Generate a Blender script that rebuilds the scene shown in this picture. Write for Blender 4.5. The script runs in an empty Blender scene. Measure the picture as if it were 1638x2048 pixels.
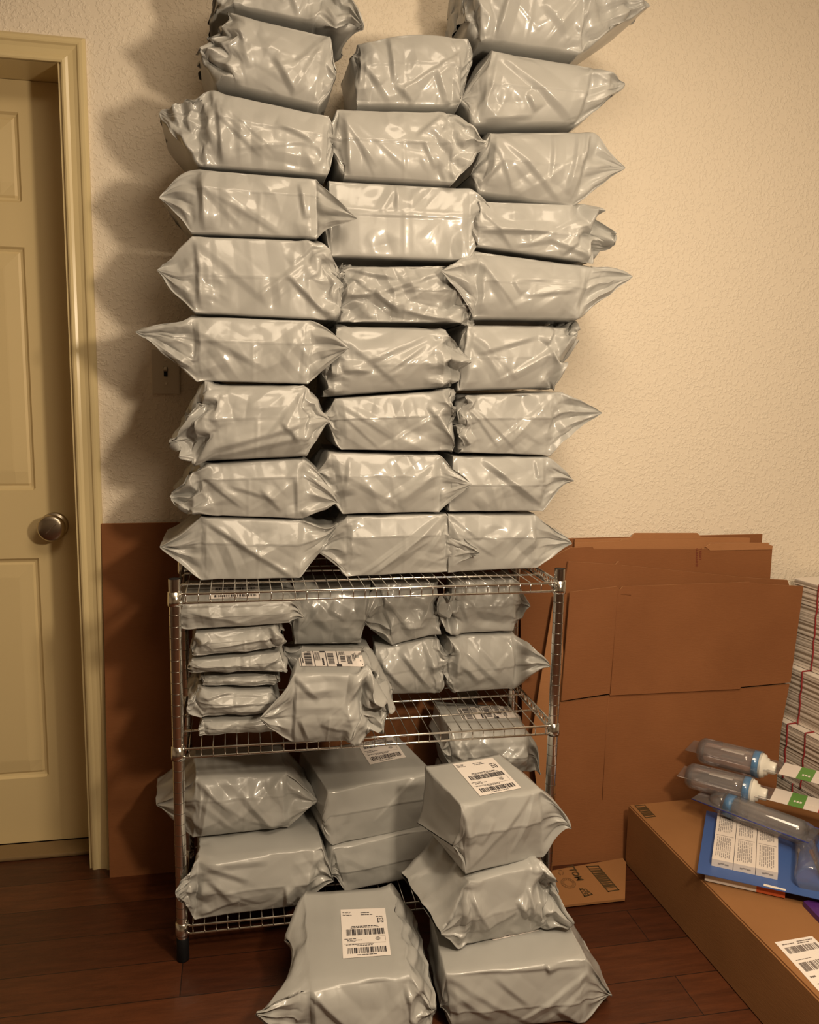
import bpy, bmesh, math, random
import numpy as np
from mathutils import Vector, Matrix
from mathutils.bvhtree import BVHTree

# ------------------------------------------------------------------ camera
SC = bpy.context.scene
COL = SC.collection
RM = np.array([[0.98052341, -0.1956252, 0.01745364],
               [-0.01191593, -0.14795713, -0.98892199],
               [0.19604046, 0.96945318, -0.14740648]])
CAM = np.array([0.135652, -1.873841, 1.323105])
FPX = 1719.41
cd = bpy.data.cameras.new('camera')
cam = bpy.data.objects.new('camera', cd)
COL.objects.link(cam)
cd.sensor_fit = 'HORIZONTAL'
cd.sensor_width = 36.0
cd.lens = FPX * 36.0 / 1638.0
cd.clip_start = 0.05
m = Matrix.Identity(4)
for r_ in range(3):
    m[r_][0], m[r_][1], m[r_][2], m[r_][3] = RM[0][r_], -RM[1][r_], -RM[2][r_], CAM[r_]
cam.matrix_world = m
SC.camera = cam
SC.view_settings.view_transform = 'Standard'
SC.view_settings.look = 'None'
SC.view_settings.exposure = 0.08
SC.view_settings.gamma = 1.0

# ------------------------------------------------------------------ light
w = bpy.data.worlds.new('world')
SC.world = w
w.use_nodes = True
w.node_tree.nodes['Background'].inputs[0].default_value = (1.0, 0.72, 0.42, 1)
w.node_tree.nodes['Background'].inputs[1].default_value = 0.012


def lamp(name, loc, power, size, color, aim=None, shape='DISK'):
    l = bpy.data.lights.new(name, 'AREA')
    l.shape = shape
    l.size = size
    l.energy = power
    l.color = color
    o = bpy.data.objects.new(name, l)
    COL.objects.link(o)
    o.location = loc
    if aim is not None:
        o.rotation_euler = (Vector(aim) - Vector(loc)).to_track_quat('-Z', 'Y').to_euler()
    return o


pt = bpy.data.lights.new('standing_lamp_light', 'POINT')
pt.energy = 68
pt.shadow_soft_size = 0.075
pt.color = (1.0, 0.80, 0.56)
po = bpy.data.objects.new('standing_lamp_light', pt)
COL.objects.link(po)
po.location = (0.93, -1.42, 1.58)
lamp('ceiling_lamp_light', (0.75, -1.25, 2.57), 34, 1.1, (1.0, 0.80, 0.57), (0.75, -1.25, 0.0))


def at(u, v, axis, val):
    """pixel of the 1638x2048 frame -> point on the plane axis = val"""
    d = RM.T @ np.array([(u - 819.0) / FPX, (v - 1024.0) / FPX, 1.0])
    return CAM + d * ((val - CAM[axis]) / d[axis])


# ------------------------------------------------------------------ materials
def new_mat(name):
    mt = bpy.data.materials.new(name)
    mt.use_nodes = True
    nt = mt.node_tree
    return mt, nt, nt.nodes['Principled BSDF'], nt.nodes, nt.links


def simple(name, col, rough=0.5, metal=0.0, spec=0.5, coat=0.0):
    mt, nt, b, N, L = new_mat(name)
    b.inputs['Base Color'].default_value = (*col, 1)
    b.inputs['Roughness'].default_value = rough
    b.inputs['Metallic'].default_value = metal
    b.inputs['Specular IOR Level'].default_value = spec
    b.inputs['Coat Weight'].default_value = coat
    return mt


def bump(nt, b, scale, dist, strength, detail=3.0, coords='Object', kind='noise', vec=None):
    N, L = nt.nodes, nt.links
    tc = N.new('ShaderNodeTexCoord')
    tx = N.new('ShaderNodeTexNoise' if kind == 'noise' else 'ShaderNodeTexVoronoi')
    tx.inputs['Scale'].default_value = scale
    if kind == 'noise':
        tx.inputs['Detail'].default_value = detail
    bp = N.new('ShaderNodeBump')
    bp.inputs['Distance'].default_value = dist
    bp.inputs['Strength'].default_value = strength
    if vec is not None:
        mp = N.new('ShaderNodeMapping')
        mp.inputs['Scale'].default_value = vec
        L.new(tc.outputs[coords], mp.inputs[0])
        L.new(mp.outputs[0], tx.inputs['Vector'])
    else:
        L.new(tc.outputs[coords], tx.inputs['Vector'])
    L.new(tx.outputs[0], bp.inputs['Height'])
    L.new(bp.outputs[0], b.inputs['Normal'])
    return bp


def noise_col(nt, b, c1, c2, scale, detail=3.0, vec=(1, 1, 1), lo=0.35, hi=0.65):
    N, L = nt.nodes, nt.links
    tc = N.new('ShaderNodeTexCoord')
    mp = N.new('ShaderNodeMapping')
    mp.inputs['Scale'].default_value = vec
    tx = N.new('ShaderNodeTexNoise')
    tx.inputs['Scale'].default_value = scale
    tx.inputs['Detail'].default_value = detail
    cr = N.new('ShaderNodeValToRGB')
    cr.color_ramp.elements[0].position = lo
    cr.color_ramp.elements[1].position = hi
    cr.color_ramp.elements[0].color = (*c1, 1)
    cr.color_ramp.elements[1].color = (*c2, 1)
    L.new(tc.outputs['Object'], mp.inputs[0])
    L.new(mp.outputs[0], tx.inputs['Vector'])
    L.new(tx.outputs[0], cr.inputs[0])
    L.new(cr.outputs[0], b.inputs['Base Color'])


# poly mailer film
M_BAG, nt, b, N, L = new_mat('grey_mailer_film')
b.inputs['Roughness'].default_value = 0.36
b.inputs['Metallic'].default_value = 0.0
b.inputs['Specular IOR Level'].default_value = 0.42
b.inputs['Coat Weight'].default_value = 0.34
b.inputs['Coat Roughness'].default_value = 0.10
noise_col(nt, b, (0.355, 0.353, 0.34), (0.39, 0.388, 0.372), 6.0)
tc = N.new('ShaderNodeTexCoord')
v1 = N.new('ShaderNodeTexNoise')
v1.inputs['Scale'].default_value = 28
v1.inputs['Detail'].default_value = 2.0
v1.inputs['Distortion'].default_value = 0.6
n2 = N.new('ShaderNodeTexNoise')
n2.inputs['Scale'].default_value = 900
bp1 = N.new('ShaderNodeBump')
bp1.inputs['Distance'].default_value = 0.003
bp1.inputs['Strength'].default_value = 0.13
bp2 = N.new('ShaderNodeBump')
bp2.inputs['Distance'].default_value = 0.0004
bp2.inputs['Strength'].default_value = 0.12
L.new(tc.outputs['Object'], v1.inputs['Vector'])
L.new(tc.outputs['Object'], n2.inputs['Vector'])
L.new(v1.outputs[0], bp1.inputs['Height'])
L.new(n2.outputs[0], bp2.inputs['Height'])
L.new(bp1.outputs[0], bp2.inputs['Normal'])
L.new(bp2.outputs[0], b.inputs['Normal'])
L.new(bp1.outputs[0], b.inputs['Coat Normal'])

# wall paint with orange peel
M_WALL, nt, b, N, L = new_mat('beige_wall_paint')
b.inputs['Base Color'].default_value = (0.77, 0.68, 0.555, 1)
b.inputs['Roughness'].default_value = 0.55
tc = N.new('ShaderNodeTexCoord')
n1 = N.new('ShaderNodeTexNoise')
n1.inputs['Scale'].default_value = 120
n1.inputs['Detail'].default_value = 2.5
cr = N.new('ShaderNodeValToRGB')
cr.color_ramp.elements[0].position = 0.5
cr.color_ramp.elements[1].position = 0.62
bp1 = N.new('ShaderNodeBump')
bp1.inputs['Distance'].default_value = 0.003
bp1.inputs['Strength'].default_value = 0.4
L.new(tc.outputs['Object'], n1.inputs['Vector'])
L.new(n1.outputs[0], cr.inputs[0])
L.new(cr.outputs[0], bp1.inputs['Height'])
L.new(bp1.outputs[0], b.inputs['Normal'])

M_CEIL = simple('white_ceiling_paint', (0.7, 0.66, 0.58), 0.8)
M_TRIM = simple('cream_gloss_paint', (0.66, 0.54, 0.30), 0.28)
M_DOOR = simple('cream_door_paint', (0.66, 0.53, 0.29), 0.38)
M_NICKEL = simple('brushed_nickel', (0.50, 0.44, 0.36), 0.26, 1.0)
M_CHROME = simple('chrome', (0.72, 0.70, 0.66), 0.16, 1.0)
M_BLACK = simple('black_plastic', (0.006, 0.006, 0.007), 0.5, 0.0, 0.2)
M_PLATE = simple('ivory_plastic', (0.62, 0.55, 0.44), 0.35)

# dark plank floor
M_FLOOR, nt, b, N, L = new_mat('dark_plank_floor')
tc = N.new('ShaderNodeTexCoord')
br = N.new('ShaderNodeTexBrick')
br.inputs['Color1'].default_value = (0.048, 0.013, 0.0045, 1)
br.inputs['Color2'].default_value = (0.09, 0.027, 0.009, 1)
br.inputs['Mortar'].default_value = (0.012, 0.005, 0.003, 1)
br.inputs['Scale'].default_value = 1.0
br.inputs['Mortar Size'].default_value = 0.0012
br.inputs['Brick Width'].default_value = 1.1
br.inputs['Row Height'].default_value = 0.125
br.inputs['Bias'].default_value = -0.1
mp = N.new('ShaderNodeMapping')
mp.inputs['Scale'].default_value = (5, 38, 10)
gn = N.new('ShaderNodeTexNoise')
gn.inputs['Scale'].default_value = 1.6
gn.inputs['Detail'].default_value = 6
gn.inputs['Roughness'].default_value = 0.65
mx = N.new('ShaderNodeMix')
mx.data_type = 'RGBA'
mx.blend_type = 'OVERLAY'
mx.inputs[0].default_value = 0.75
L.new(tc.outputs['Object'], br.inputs['Vector'])
L.new(tc.outputs['Object'], mp.inputs[0])
L.new(mp.outputs[0], gn.inputs['Vector'])
L.new(br.outputs['Color'], mx.inputs[6])
L.new(gn.outputs[0], mx.inputs[7])
L.new(mx.outputs[2], b.inputs['Base Color'])
b.inputs['Roughness'].default_value = 0.42
bp1 = N.new('ShaderNodeBump')
bp1.inputs['Distance'].default_value = 0.003
bp1.inputs['Strength'].default_value = 0.25
L.new(gn.outputs[0], bp1.inputs['Height'])
L.new(bp1.outputs[0], b.inputs['Normal'])


def cardboard(name, c1, c2):
    mt, nt, b, N, L = new_mat(name)
    noise_col(nt, b, c1, c2, 5.0, 5.0, (1, 1, 1), 0.3, 0.7)
    b.inputs['Roughness'].default_value = 0.75
    b.inputs['Specular IOR Level'].default_value = 0.25
    bump(nt, b, 60, 0.0012, 0.25, 2.0, vec=(1, 1, 6))
    return mt


M_CARD = cardboard('brown_cardboard', (0.195, 0.074, 0.026), (0.23, 0.090, 0.033))
M_CARD2 = cardboard('tan_cardboard', (0.31, 0.14, 0.055), (0.36, 0.165, 0.07))
M_CEDGE = cardboard('cardboard_edge_highlight', (0.40, 0.20, 0.09), (0.48, 0.25, 0.12))  # lighter tan: highlights along the sheet edges put into the colour
M_KRAFT = cardboard('kraft_carton', (0.235, 0.108, 0.040), (0.275, 0.128, 0.048))
M_PAPER = simple('white_label_paper', (0.78, 0.72, 0.68), 0.45)
M_INK = simple('black_print', (0.03, 0.025, 0.03), 0.5)
M_INKB = simple('brown_print', (0.055, 0.035, 0.012), 0.6)
M_REDP = simple('red_print', (0.15, 0.022, 0.008), 0.6)


# ------------------------------------------------------------------ helpers
def mesh_obj(name, verts, faces, mats, parent=None, smooth=False, fmat=None):
    me = bpy.data.meshes.new(name)
    me.from_pydata([tuple(map(float, v)) for v in verts], [], faces)
    for mt in (mats if isinstance(mats, (list, tuple)) else [mats]):
        me.materials.append(mt)
    if fmat is not None:
        me.polygons.foreach_set('material_index', fmat)
    if smooth:
        me.polygons.foreach_set('use_smooth', [True] * len(me.polygons))
    me.update()
    o = bpy.data.objects.new(name, me)
    COL.objects.link(o)
    if parent is not None:
        o.parent = parent
    return o


def bm_obj(name, bm, mats, parent=None, smooth=False):
    me = bpy.data.meshes.new(name)
    bm.to_mesh(me)
    bm.free()
    for mt in (mats if isinstance(mats, (list, tuple)) else [mats]):
        me.materials.append(mt)
    if smooth:
        me.polygons.foreach_set('use_smooth', [True] * len(me.polygons))
    o = bpy.data.objects.new(name, me)
    COL.objects.link(o)
    if parent is not None:
        o.parent = parent
    return o


def tag(o, label, cat, group=None, kind=None):
    o['label'] = label
    o['category'] = cat
    if group:
        o['group'] = group
    if kind:
        o['kind'] = kind
    return o


def struct(o, label=None, cat=None):
    o['kind'] = 'structure'
    if label:
        o['label'] = label
    if cat:
        o['category'] = cat
    return o


def empty(name, loc=(0, 0, 0)):
    o = bpy.data.objects.new(name, None)
    COL.objects.link(o)
    o.location = loc
    o.empty_display_size = 0.05
    return o


def add_box(bm, lo, hi, bevel=0.0, mat=0):
    vs = [bm.verts.new((x, y, z)) for z in (lo[2], hi[2]) for y in (lo[1], hi[1]) for x in (lo[0], hi[0])]
    fs = []
    for q in ((0, 2, 3, 1), (4, 5, 7, 6), (0, 1, 5, 4), (2, 6, 7, 3), (0, 4, 6, 2), (1, 3, 7, 5)):
        f = bm.faces.new([vs[i] for i in q])
        f.material_index = mat
        fs.append(f)
    if bevel > 0:
        es = list({e for f in fs for e in f.edges})
        bmesh.ops.bevel(bm, geom=es, offset=bevel, segments=2, affect='EDGES', profile=0.6)


def add_tube(bm, pts, rad, seg=8, cap=True, mat=0):
    """round tube through a list of points; rad may be a list"""
    pts = [Vector(p) for p in pts]
    n = len(pts)
    rads = rad if isinstance(rad, (list, tuple)) else [rad] * n
    prev = None
    rings = []
    for i, p in enumerate(pts):
        if i == 0:
            t = pts[1] - pts[0]
        elif i == n - 1:
            t = pts[-1] - pts[-2]
        else:
            t = (pts[i] - pts[i - 1]).normalized() + (pts[i + 1] - pts[i]).normalized()
        if t.length < 1e-9:
            t = Vector((0, 0, 1))
        t.normalize()
        if prev is None:
            a = Vector((0, 0, 1)) if abs(t.z) < 0.9 else Vector((1, 0, 0))
            nx = t.cross(a).normalized()
        else:
            nx = (prev - t * prev.dot(t)).normalized()
        prev = nx
        ny = t.cross(nx)
        rings.append([bm.verts.new(p + (nx * math.cos(2 * math.pi * k / seg) + ny * math.sin(2 * math.pi * k / seg)) * rads[i]) for k in range(seg)])
    for i in range(n - 1):
        for k in range(seg):
            f = bm.faces.new((rings[i][k], rings[i][(k + 1) % seg], rings[i + 1][(k + 1) % seg], rings[i + 1][k]))
            f.smooth = True
            f.material_index = mat
    if cap:
        for rg in (rings[0][::-1], rings[-1]):
            f = bm.faces.new(rg)
            f.material_index = mat


def add_quad(bm, pts, mat=0):
    f = bm.faces.new([bm.verts.new(tuple(map(float, p))) for p in pts])
    f.material_index = mat
    return f


def add_slab(bm, quad, nrm, th, mat=0, edge=None):
    """thick sheet: quad (4 corners) extruded by th along nrm"""
    q = [Vector(tuple(map(float, p))) for p in quad]
    nrm = Vector(nrm).normalized() * th
    a = [bm.verts.new(p) for p in q]
    c = [bm.verts.new(p + nrm) for p in q]
    n = len(q)
    for f in ([bm.faces.new(a[::-1]), bm.faces.new(c)] + [bm.faces.new((a[i], a[(i + 1) % n], c[(i + 1) % n], c[i])) for i in range(n)]):
        f.material_index = mat
        if edge is not None and len(f.verts) == 4 and n != 4:
            f.material_index = edge
    if edge is not None:
        bm.faces.ensure_lookup_table()
        for f in bm.faces[-n:]:
            f.material_index = edge


def text_mesh(body, size, font_bold=False):
    """flat lettering as (verts, faces) in the xy plane, origin at its left baseline"""
    cu = bpy.data.curves.new('lettering', 'FONT')
    cu.body = body
    cu.size = size
    cu.resolution_u = 2
    if font_bold:
        cu.offset = size * 0.02
    o = bpy.data.objects.new('lettering', cu)
    COL.objects.link(o)
    dg = bpy.context.evaluated_depsgraph_get()
    ev = o.evaluated_get(dg)
    me = ev.to_mesh()
    vs = [tuple(v.co) for v in me.vertices]
    fs = [tuple(p.vertices) for p in me.polygons]
    ev.to_mesh_clear()
    bpy.data.objects.remove(o)
    bpy.data.curves.remove(cu)
    return vs, fs

# ------------------------------------------------------------------ room
WALL_Y = 0.43
X0R, X1R, Y0R, ZC = -3.6, 4.4, -6.5, 2.6
DOOR_X0, DOOR_X1, DOOR_Z = -1.066, -0.259, 2.075

bm = bmesh.new()
add_box(bm, (X0R - 0.1, Y0R - 0.1, -0.1), (X1R + 0.1, 0.72, 0.0))
struct(bm_obj('floor', bm, M_FLOOR), 'dark reddish brown plank floor', 'floor')
bm = bmesh.new()
add_box(bm, (DOOR_X1, WALL_Y, 0), (X1R, WALL_Y + 0.12, ZC))
add_box(bm, (X0R, WALL_Y, 0), (DOOR_X0, WALL_Y + 0.12, ZC))
add_box(bm, (DOOR_X0, WALL_Y, DOOR_Z), (DOOR_X1, WALL_Y + 0.12, ZC))
struct(bm_obj('wall_back', bm, M_WALL), 'beige textured wall behind the shelf', 'wall')
bm = bmesh.new()
add_box(bm, (X0R - 0.1, Y0R, 0), (X0R, 0.72, ZC))
struct(bm_obj('wall_left', bm, M_WALL))
bm = bmesh.new()
add_box(bm, (X1R, Y0R, 0), (X1R + 0.1, 0.72, ZC))
struct(bm_obj('wall_right', bm, M_WALL))
bm = bmesh.new()
add_box(bm, (X0R - 0.1, Y0R - 0.1, 0), (X1R + 0.1, Y0R, ZC))
struct(bm_obj('wall_front', bm, M_WALL))
bm = bmesh.new()
add_box(bm, (X0R - 0.1, Y0R - 0.1, ZC), (X1R + 0.1, 0.72, ZC + 0.1))
struct(bm_obj('ceiling', bm, M_CEIL))

# door: slab with moulded panels, jamb, casing, knob
door = empty('door_1', (DOOR_X1, 0.59, 0))
struct(door, 'cream six panel door with a nickel knob', 'door')


def place(o, parent):
    o.parent = parent
    o.matrix_parent_inverse = Matrix.Translation(parent.location).inverted()
    return o


def door_slab():
    """front skin of the slab as a height field over a grid, so the panels are moulded in"""
    yf = 0.577
    xs0, xs1, z0, z1 = DOOR_X0 + 0.012, -0.271, 0.012, 2.062
    wd = xs1 - xs0
    st = 0.126
    px = [(xs0 + st, xs0 + wd / 2 - 0.055), (xs0 + wd / 2 + 0.055, xs1 - st)]
    pz = [(0.205, 0.836), (1.022, 1.655), (1.765, 1.985)]
    prof = [(0.0, 0.0), (0.006, 0.007), (0.012, 0.009), (0.018, 0.0055), (0.050, 0.0015), (0.054, 0.0012)]
    cx = {xs0, xs1}
    cz = {z0, z1}
    for a, c in px:
        for d, _ in prof:
            cx |= {a + d, c - d}
    for a, c in pz:
        for d, _ in prof:
            cz |= {a + d, c - d}
    cx, cz = sorted(cx), sorted(cz)

    def dep(x, z):
        for a, c in px:
            for e, g in pz:
                d = min(x - a, c - x, z - e, g - z)
                if d >= -1e-9:
                    return float(np.interp(d, [q[0] for q in prof], [q[1] for q in prof]))
        return 0.0
    bm = bmesh.new()
    g = [[bm.verts.new((x, yf + dep(x, z), z)) for x in cx] for z in cz]
    for i in range(len(cz) - 1):
        for j in range(len(cx) - 1):
            bm.faces.new((g[i][j], g[i][j + 1], g[i + 1][j + 1], g[i + 1][j]))
    add_box(bm, (xs0, yf + 0.0095, z0), (xs1, yf + 0.035, z1))
    for a, c in ((xs0 - 0.0, xs0 + 0.0),):
        pass
    # edge strips so that the slab is closed
    add_quad(bm, [(xs1, yf, z0), (xs1, yf + 0.02, z0), (xs1, yf + 0.02, z1), (xs1, yf, z1)])
    add_quad(bm, [(xs0, yf, z0), (xs0, yf, z1), (xs0, yf + 0.02, z1), (xs0, yf + 0.02, z0)])
    add_quad(bm, [(xs0, yf, z0), (xs0, yf + 0.02, z0), (xs1, yf + 0.02, z0), (xs1, yf, z0)])
    add_quad(bm, [(xs0, yf, z1), (xs1, yf, z1), (xs1, yf + 0.02, z1), (xs0, yf + 0.02, z1)])
    return bm_obj('door_slab', bm, M_DOOR)


place(door_slab(), door)
# knob
kx, ky, kz = -0.352, 0.577, 0.926
prof = [(0.0, 0.036), (0.006, 0.036), (0.009, 0.032), (0.011, 0.015), (0.024, 0.014), (0.029, 0.021), (0.035, 0.031), (0.042, 0.0355), (0.050, 0.0362), (0.055, 0.0345), (0.0585, 0.030), (0.0603, 0.022), (0.0611, 0.011), (0.0613, 0.0005)]
bm = bmesh.new()
add_tube(bm, [(kx, ky - d, kz) for d, _ in prof], [r for _, r in prof], seg=48)
kn = place(bm_obj('door_knob', bm, M_NICKEL, smooth=True), door)
bm = bmesh.new()
add_box(bm, (-0.0014, -0.0012, -0.019), (0.0014, 0.0012, 0.019), 0.0007)
bmesh.ops.rotate(bm, verts=bm.verts, cent=(0, 0, 0), matrix=Matrix.Rotation(math.radians(45), 3, 'Y'))
bmesh.ops.translate(bm, verts=bm.verts, vec=(kx + .002, ky - 0.0607, kz))
glint = bm_obj('knob_glint', bm, M_CHROME)  # slim chrome bar modelled in place of the bright glint across the knob
glint.parent = kn

# jamb and stop
bm = bmesh.new()
add_box(bm, (DOOR_X1 - 0.012, WALL_Y - 0.002, 0), (DOOR_X1 + 0.0, 0.64, DOOR_Z))
add_box(bm, (DOOR_X0, WALL_Y - 0.002, 0), (DOOR_X0 + 0.012, 0.64, DOOR_Z))
add_box(bm, (DOOR_X0, WALL_Y - 0.002, DOOR_Z - 0.012), (DOOR_X1, 0.64, DOOR_Z))
add_box(bm, (DOOR_X0 - 0.3, 0.64, 0.0), (DOOR_X1 + 0.3, 0.66, DOOR_Z + 0.2))
place(bm_obj('door_jamb', bm, M_TRIM), door)
bm = bmesh.new()
add_box(bm, (DOOR_X0 + 0.012, 0.50, 0), (DOOR_X1 - 0.012, 0.575, 0.011), 0.004)
place(bm_obj('threshold', bm, simple('worn_wood_threshold', (0.20, 0.13, 0.06), 0.5)), door)
# casing with a moulded profile, mitred
prof = [(0.0, 0.0), (0.0, 0.010), (0.004, 0.012), (0.010, 0.011), (0.016, 0.0085), (0.028, 0.010), (0.036, 0.013), (0.040, 0.0175), (0.044, 0.0185), (0.050, 0.0185), (0.054, 0.015), (0.057, 0.011), (0.057, 0.0)]
path = [(DOOR_X1 + -0.004, 0.0), (DOOR_X1 - 0.004, DOOR_Z - 0.012), (DOOR_X0 + 0.004, DOOR_Z - 0.012), (DOOR_X0 + 0.004, 0.0)]
offs = [(1, 0), (1, 1), (-1, 1), (-1, 0)]
bm = bmesh.new()
rg = [[bm.verts.new((px_ + ox * d, WALL_Y - h, pz_ + oz * d)) for d, h in prof] for (px_, pz_), (ox, oz) in zip(path, offs)]
for i in range(3):
    for k in range(len(prof) - 1):
        bm.faces.new((rg[i][k], rg[i][k + 1], rg[i + 1][k + 1], rg[i + 1][k]))
bm.faces.new(rg[0])
bmesh.ops.recalc_face_normals(bm, faces=bm.faces)
place(bm_obj('door_casing', bm, M_TRIM), door)

# light switch plate
sw = empty('light_switch', (-0.040, WALL_Y, 1.343))
tag(sw, 'ivory toggle light switch on the wall left of the parcels, half hidden', 'switch')
bm = bmesh.new()
add_box(bm, (-0.035, -0.006, -0.057), (0.035, 0.0, 0.057), 0.0025)
bm_obj('switch_plate', bm, M_PLATE, sw)
bm = bmesh.new()
add_box(bm, (-0.0046, -0.0068, -0.012), (0.0046, -0.005, 0.012))
bm_obj('toggle_slot', bm, M_BLACK, sw)
bm = bmesh.new()
add_box(bm, (-0.0038, -0.016, -0.004), (0.0038, -0.006, 0.004), 0.0012)
bmesh.ops.rotate(bm, verts=bm.verts, cent=(0, -0.006, 0), matrix=Matrix.Rotation(math.radians(-28), 3, 'X'))
bmesh.ops.translate(bm, verts=bm.verts, vec=(0, 0, 0.004))
bm_obj('toggle', bm, M_PLATE, sw)
for zz in (-0.03, 0.03):
    bm = bmesh.new()
    add_tube(bm, [(0, -0.0055, zz), (0, -0.0072, zz)], 0.0032, 12)
    bm_obj('screw', bm, M_NICKEL, sw)

# ------------------------------------------------------------------ wire shelving unit
W, D = 0.879, 0.32
ZT = [0.867, 0.5155, 0.0905]
unit = empty('wire_shelving_unit', (0, 0, 0))
tag(unit, 'three tier chrome wire shelving unit loaded with grey parcels', 'shelf')


M_GROOVE = simple('chrome_groove', (0.30, 0.28, 0.25), 0.35, 1.0)


def make_post():
    bm = bmesh.new()
    R = 0.0127
    add_tube(bm, [(0, 0, 0.055), (0, 0, 0.899)], R, 24, cap=False)
    add_tube(bm, [(0, 0, 0.8988), (0, 0, 0.88)], R - 0.0016, 24, cap=True, mat=1)
    z = 0.8195 - 0.0254 * 29
    while z < 0.89:
        add_tube(bm, [(0, 0, z - 0.0008), (0, 0, z - 0.0004), (0, 0, z + 0.0004), (0, 0, z + 0.0008)], [R + .0001, R + 0.0003, R + 0.0003, R + .0001], 24, cap=False, mat=2)
        z += 0.0254
    p = bm_obj('post', bm, [M_CHROME, M_BLACK, M_GROOVE], unit)
    bm = bmesh.new()
    add_tube(bm, [(0, 0, 0.0), (0, 0, 0.003), (0, 0, 0.056), (0, 0, 0.058)], [0.0135, 0.0145, 0.0138, 0.012], 24)
    f = bm_obj('foot', bm, M_BLACK, p)
    return p, f


p0, f0 = make_post()
for i, (x, y) in enumerate(((0, 0), (W, 0), (0, D), (W, D))):
    if i == 0:
        continue
    p = p0.copy()
    COL.objects.link(p)
    p.location = (x, y, 0)
    f = f0.copy()
    COL.objects.link(f)
    f.parent = p


def make_deck(zt):
    zl = zt - 0.0195
    bm = bmesh.new()
    g = 0.013
    for y in (-g + 0.001, D + g - 0.001):                                  # long edge wires
        for z in (zt, zl):
            add_tube(bm, [(0.010, y + (0.006 if y < 0 else -0.006), z), (0.02, y, z), (W - 0.02, y, z), (W - 0.010, y + (0.006 if y < 0 else -0.006), z)], 0.0028, 8)
    for x in (0.002 - g + 0.012, W + g - 0.014):                            # end trusses
        for z in (zt, zl):
            add_tube(bm, [(x, 0.010, z), (x, D - 0.010, z)], 0.0028, 8)
        n = 18
        pts = []
        for k in range(n * 4 + 1):
            t = k / (n * 4)
            pts.append((x, 0.018 + t * (D - 0.036), (zt + zl) / 2 + 0.5 * (zt - zl) * math.sin(2 * math.pi * t * n / 2)))
        add_tube(bm, pts, 0.0019, 6)
    for y in (0.104, 0.214):                                                # lengthwise reinforcing wires
        add_tube(bm, [(0.004, y, zt - 0.012), (0.010, y, zt - 0.005), (W - 0.010, y, zt - 0.005), (W - 0.004, y, zt - 0.012)], 0.0028, 8)
    n = 33
    for k in range(n):                                                      # cross wires
        x = 0.024 + (W - 0.048) * k / (n - 1)
        add_tube(bm, [(x, -g - 0.0005, zl - 0.002), (x, -g - 0.0005, zt - 0.001), (x, -g + 0.003, zt + 0.0022), (x, D + g - 0.003, zt + 0.0022), (x, D + g + 0.0005, zt - 0.001), (x, D + g + 0.0005, zl - 0.002)], 0.0012, 6)
    d = bm_obj('wire_shelf', bm, M_CHROME, unit)
    bm = bmesh.new()
    R = 0.0127
    add_tube(bm, [(0, 0, zl - 0.008), (0, 0, zl - 0.0075), (0, 0, zl + 0.0), (0, 0, zt + 0.0035), (0, 0, zt + 0.004)], [R + 0.0008, R + 0.0032, R + 0.003, R + 0.0022, R + 0.0006], 24)
    c0 = bm_obj('collar', bm, M_CHROME, d)
    for (x, y) in ((W, 0), (0, D), (W, D)):
        c = c0.copy()
        COL.objects.link(c)
        c.location = (x, y, 0)
    return d


for z in ZT:
    make_deck(z)

# ------------------------------------------------------------------ poly mailer parcels
# Each parcel: a boxy load inside a bag whose two ends flatten into a fin, so the front shows
# a box face with a seam at mid height and pointed ears at the ends.  The film is given more
# length than the shape needs and relaxed, so it buckles into creases.
NEAR, NBOX = 26, 96
NS = NBOX + 2 * NEAR
NF, NTOP, NBK, NBT = 48, 22, 6, 12
NC = NF + NTOP + NBK + NBT
RT = np.zeros(NC)
RW = np.zeros(NC)
RT[:NF] = np.linspace(0, 1, NF, endpoint=False)
RT[NF:NF + NTOP] = 1
RW[NF:NF + NTOP] = np.linspace(0, 1, NTOP, endpoint=False)
RT[NF + NTOP:NF + NTOP + NBK] = np.linspace(1, 0, NBK, endpoint=False)
RW[NF + NTOP:NF + NTOP + NBK] = 1
RW[NF + NTOP + NBK:] = np.linspace(1, 0, NBT, endpoint=False)
FRONT = np.arange(NC) < NF

SPEC = []


def P(key, tl, tr, br, bl, lt, rt, pos, dep, label, group, **o):
    SPEC.append(dict(key=key, tl=tl, tr=tr, br=br, bl=bl, lt=lt, rt=rt, pos=pos, dep=dep, label=label, group=group, o=o))


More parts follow.
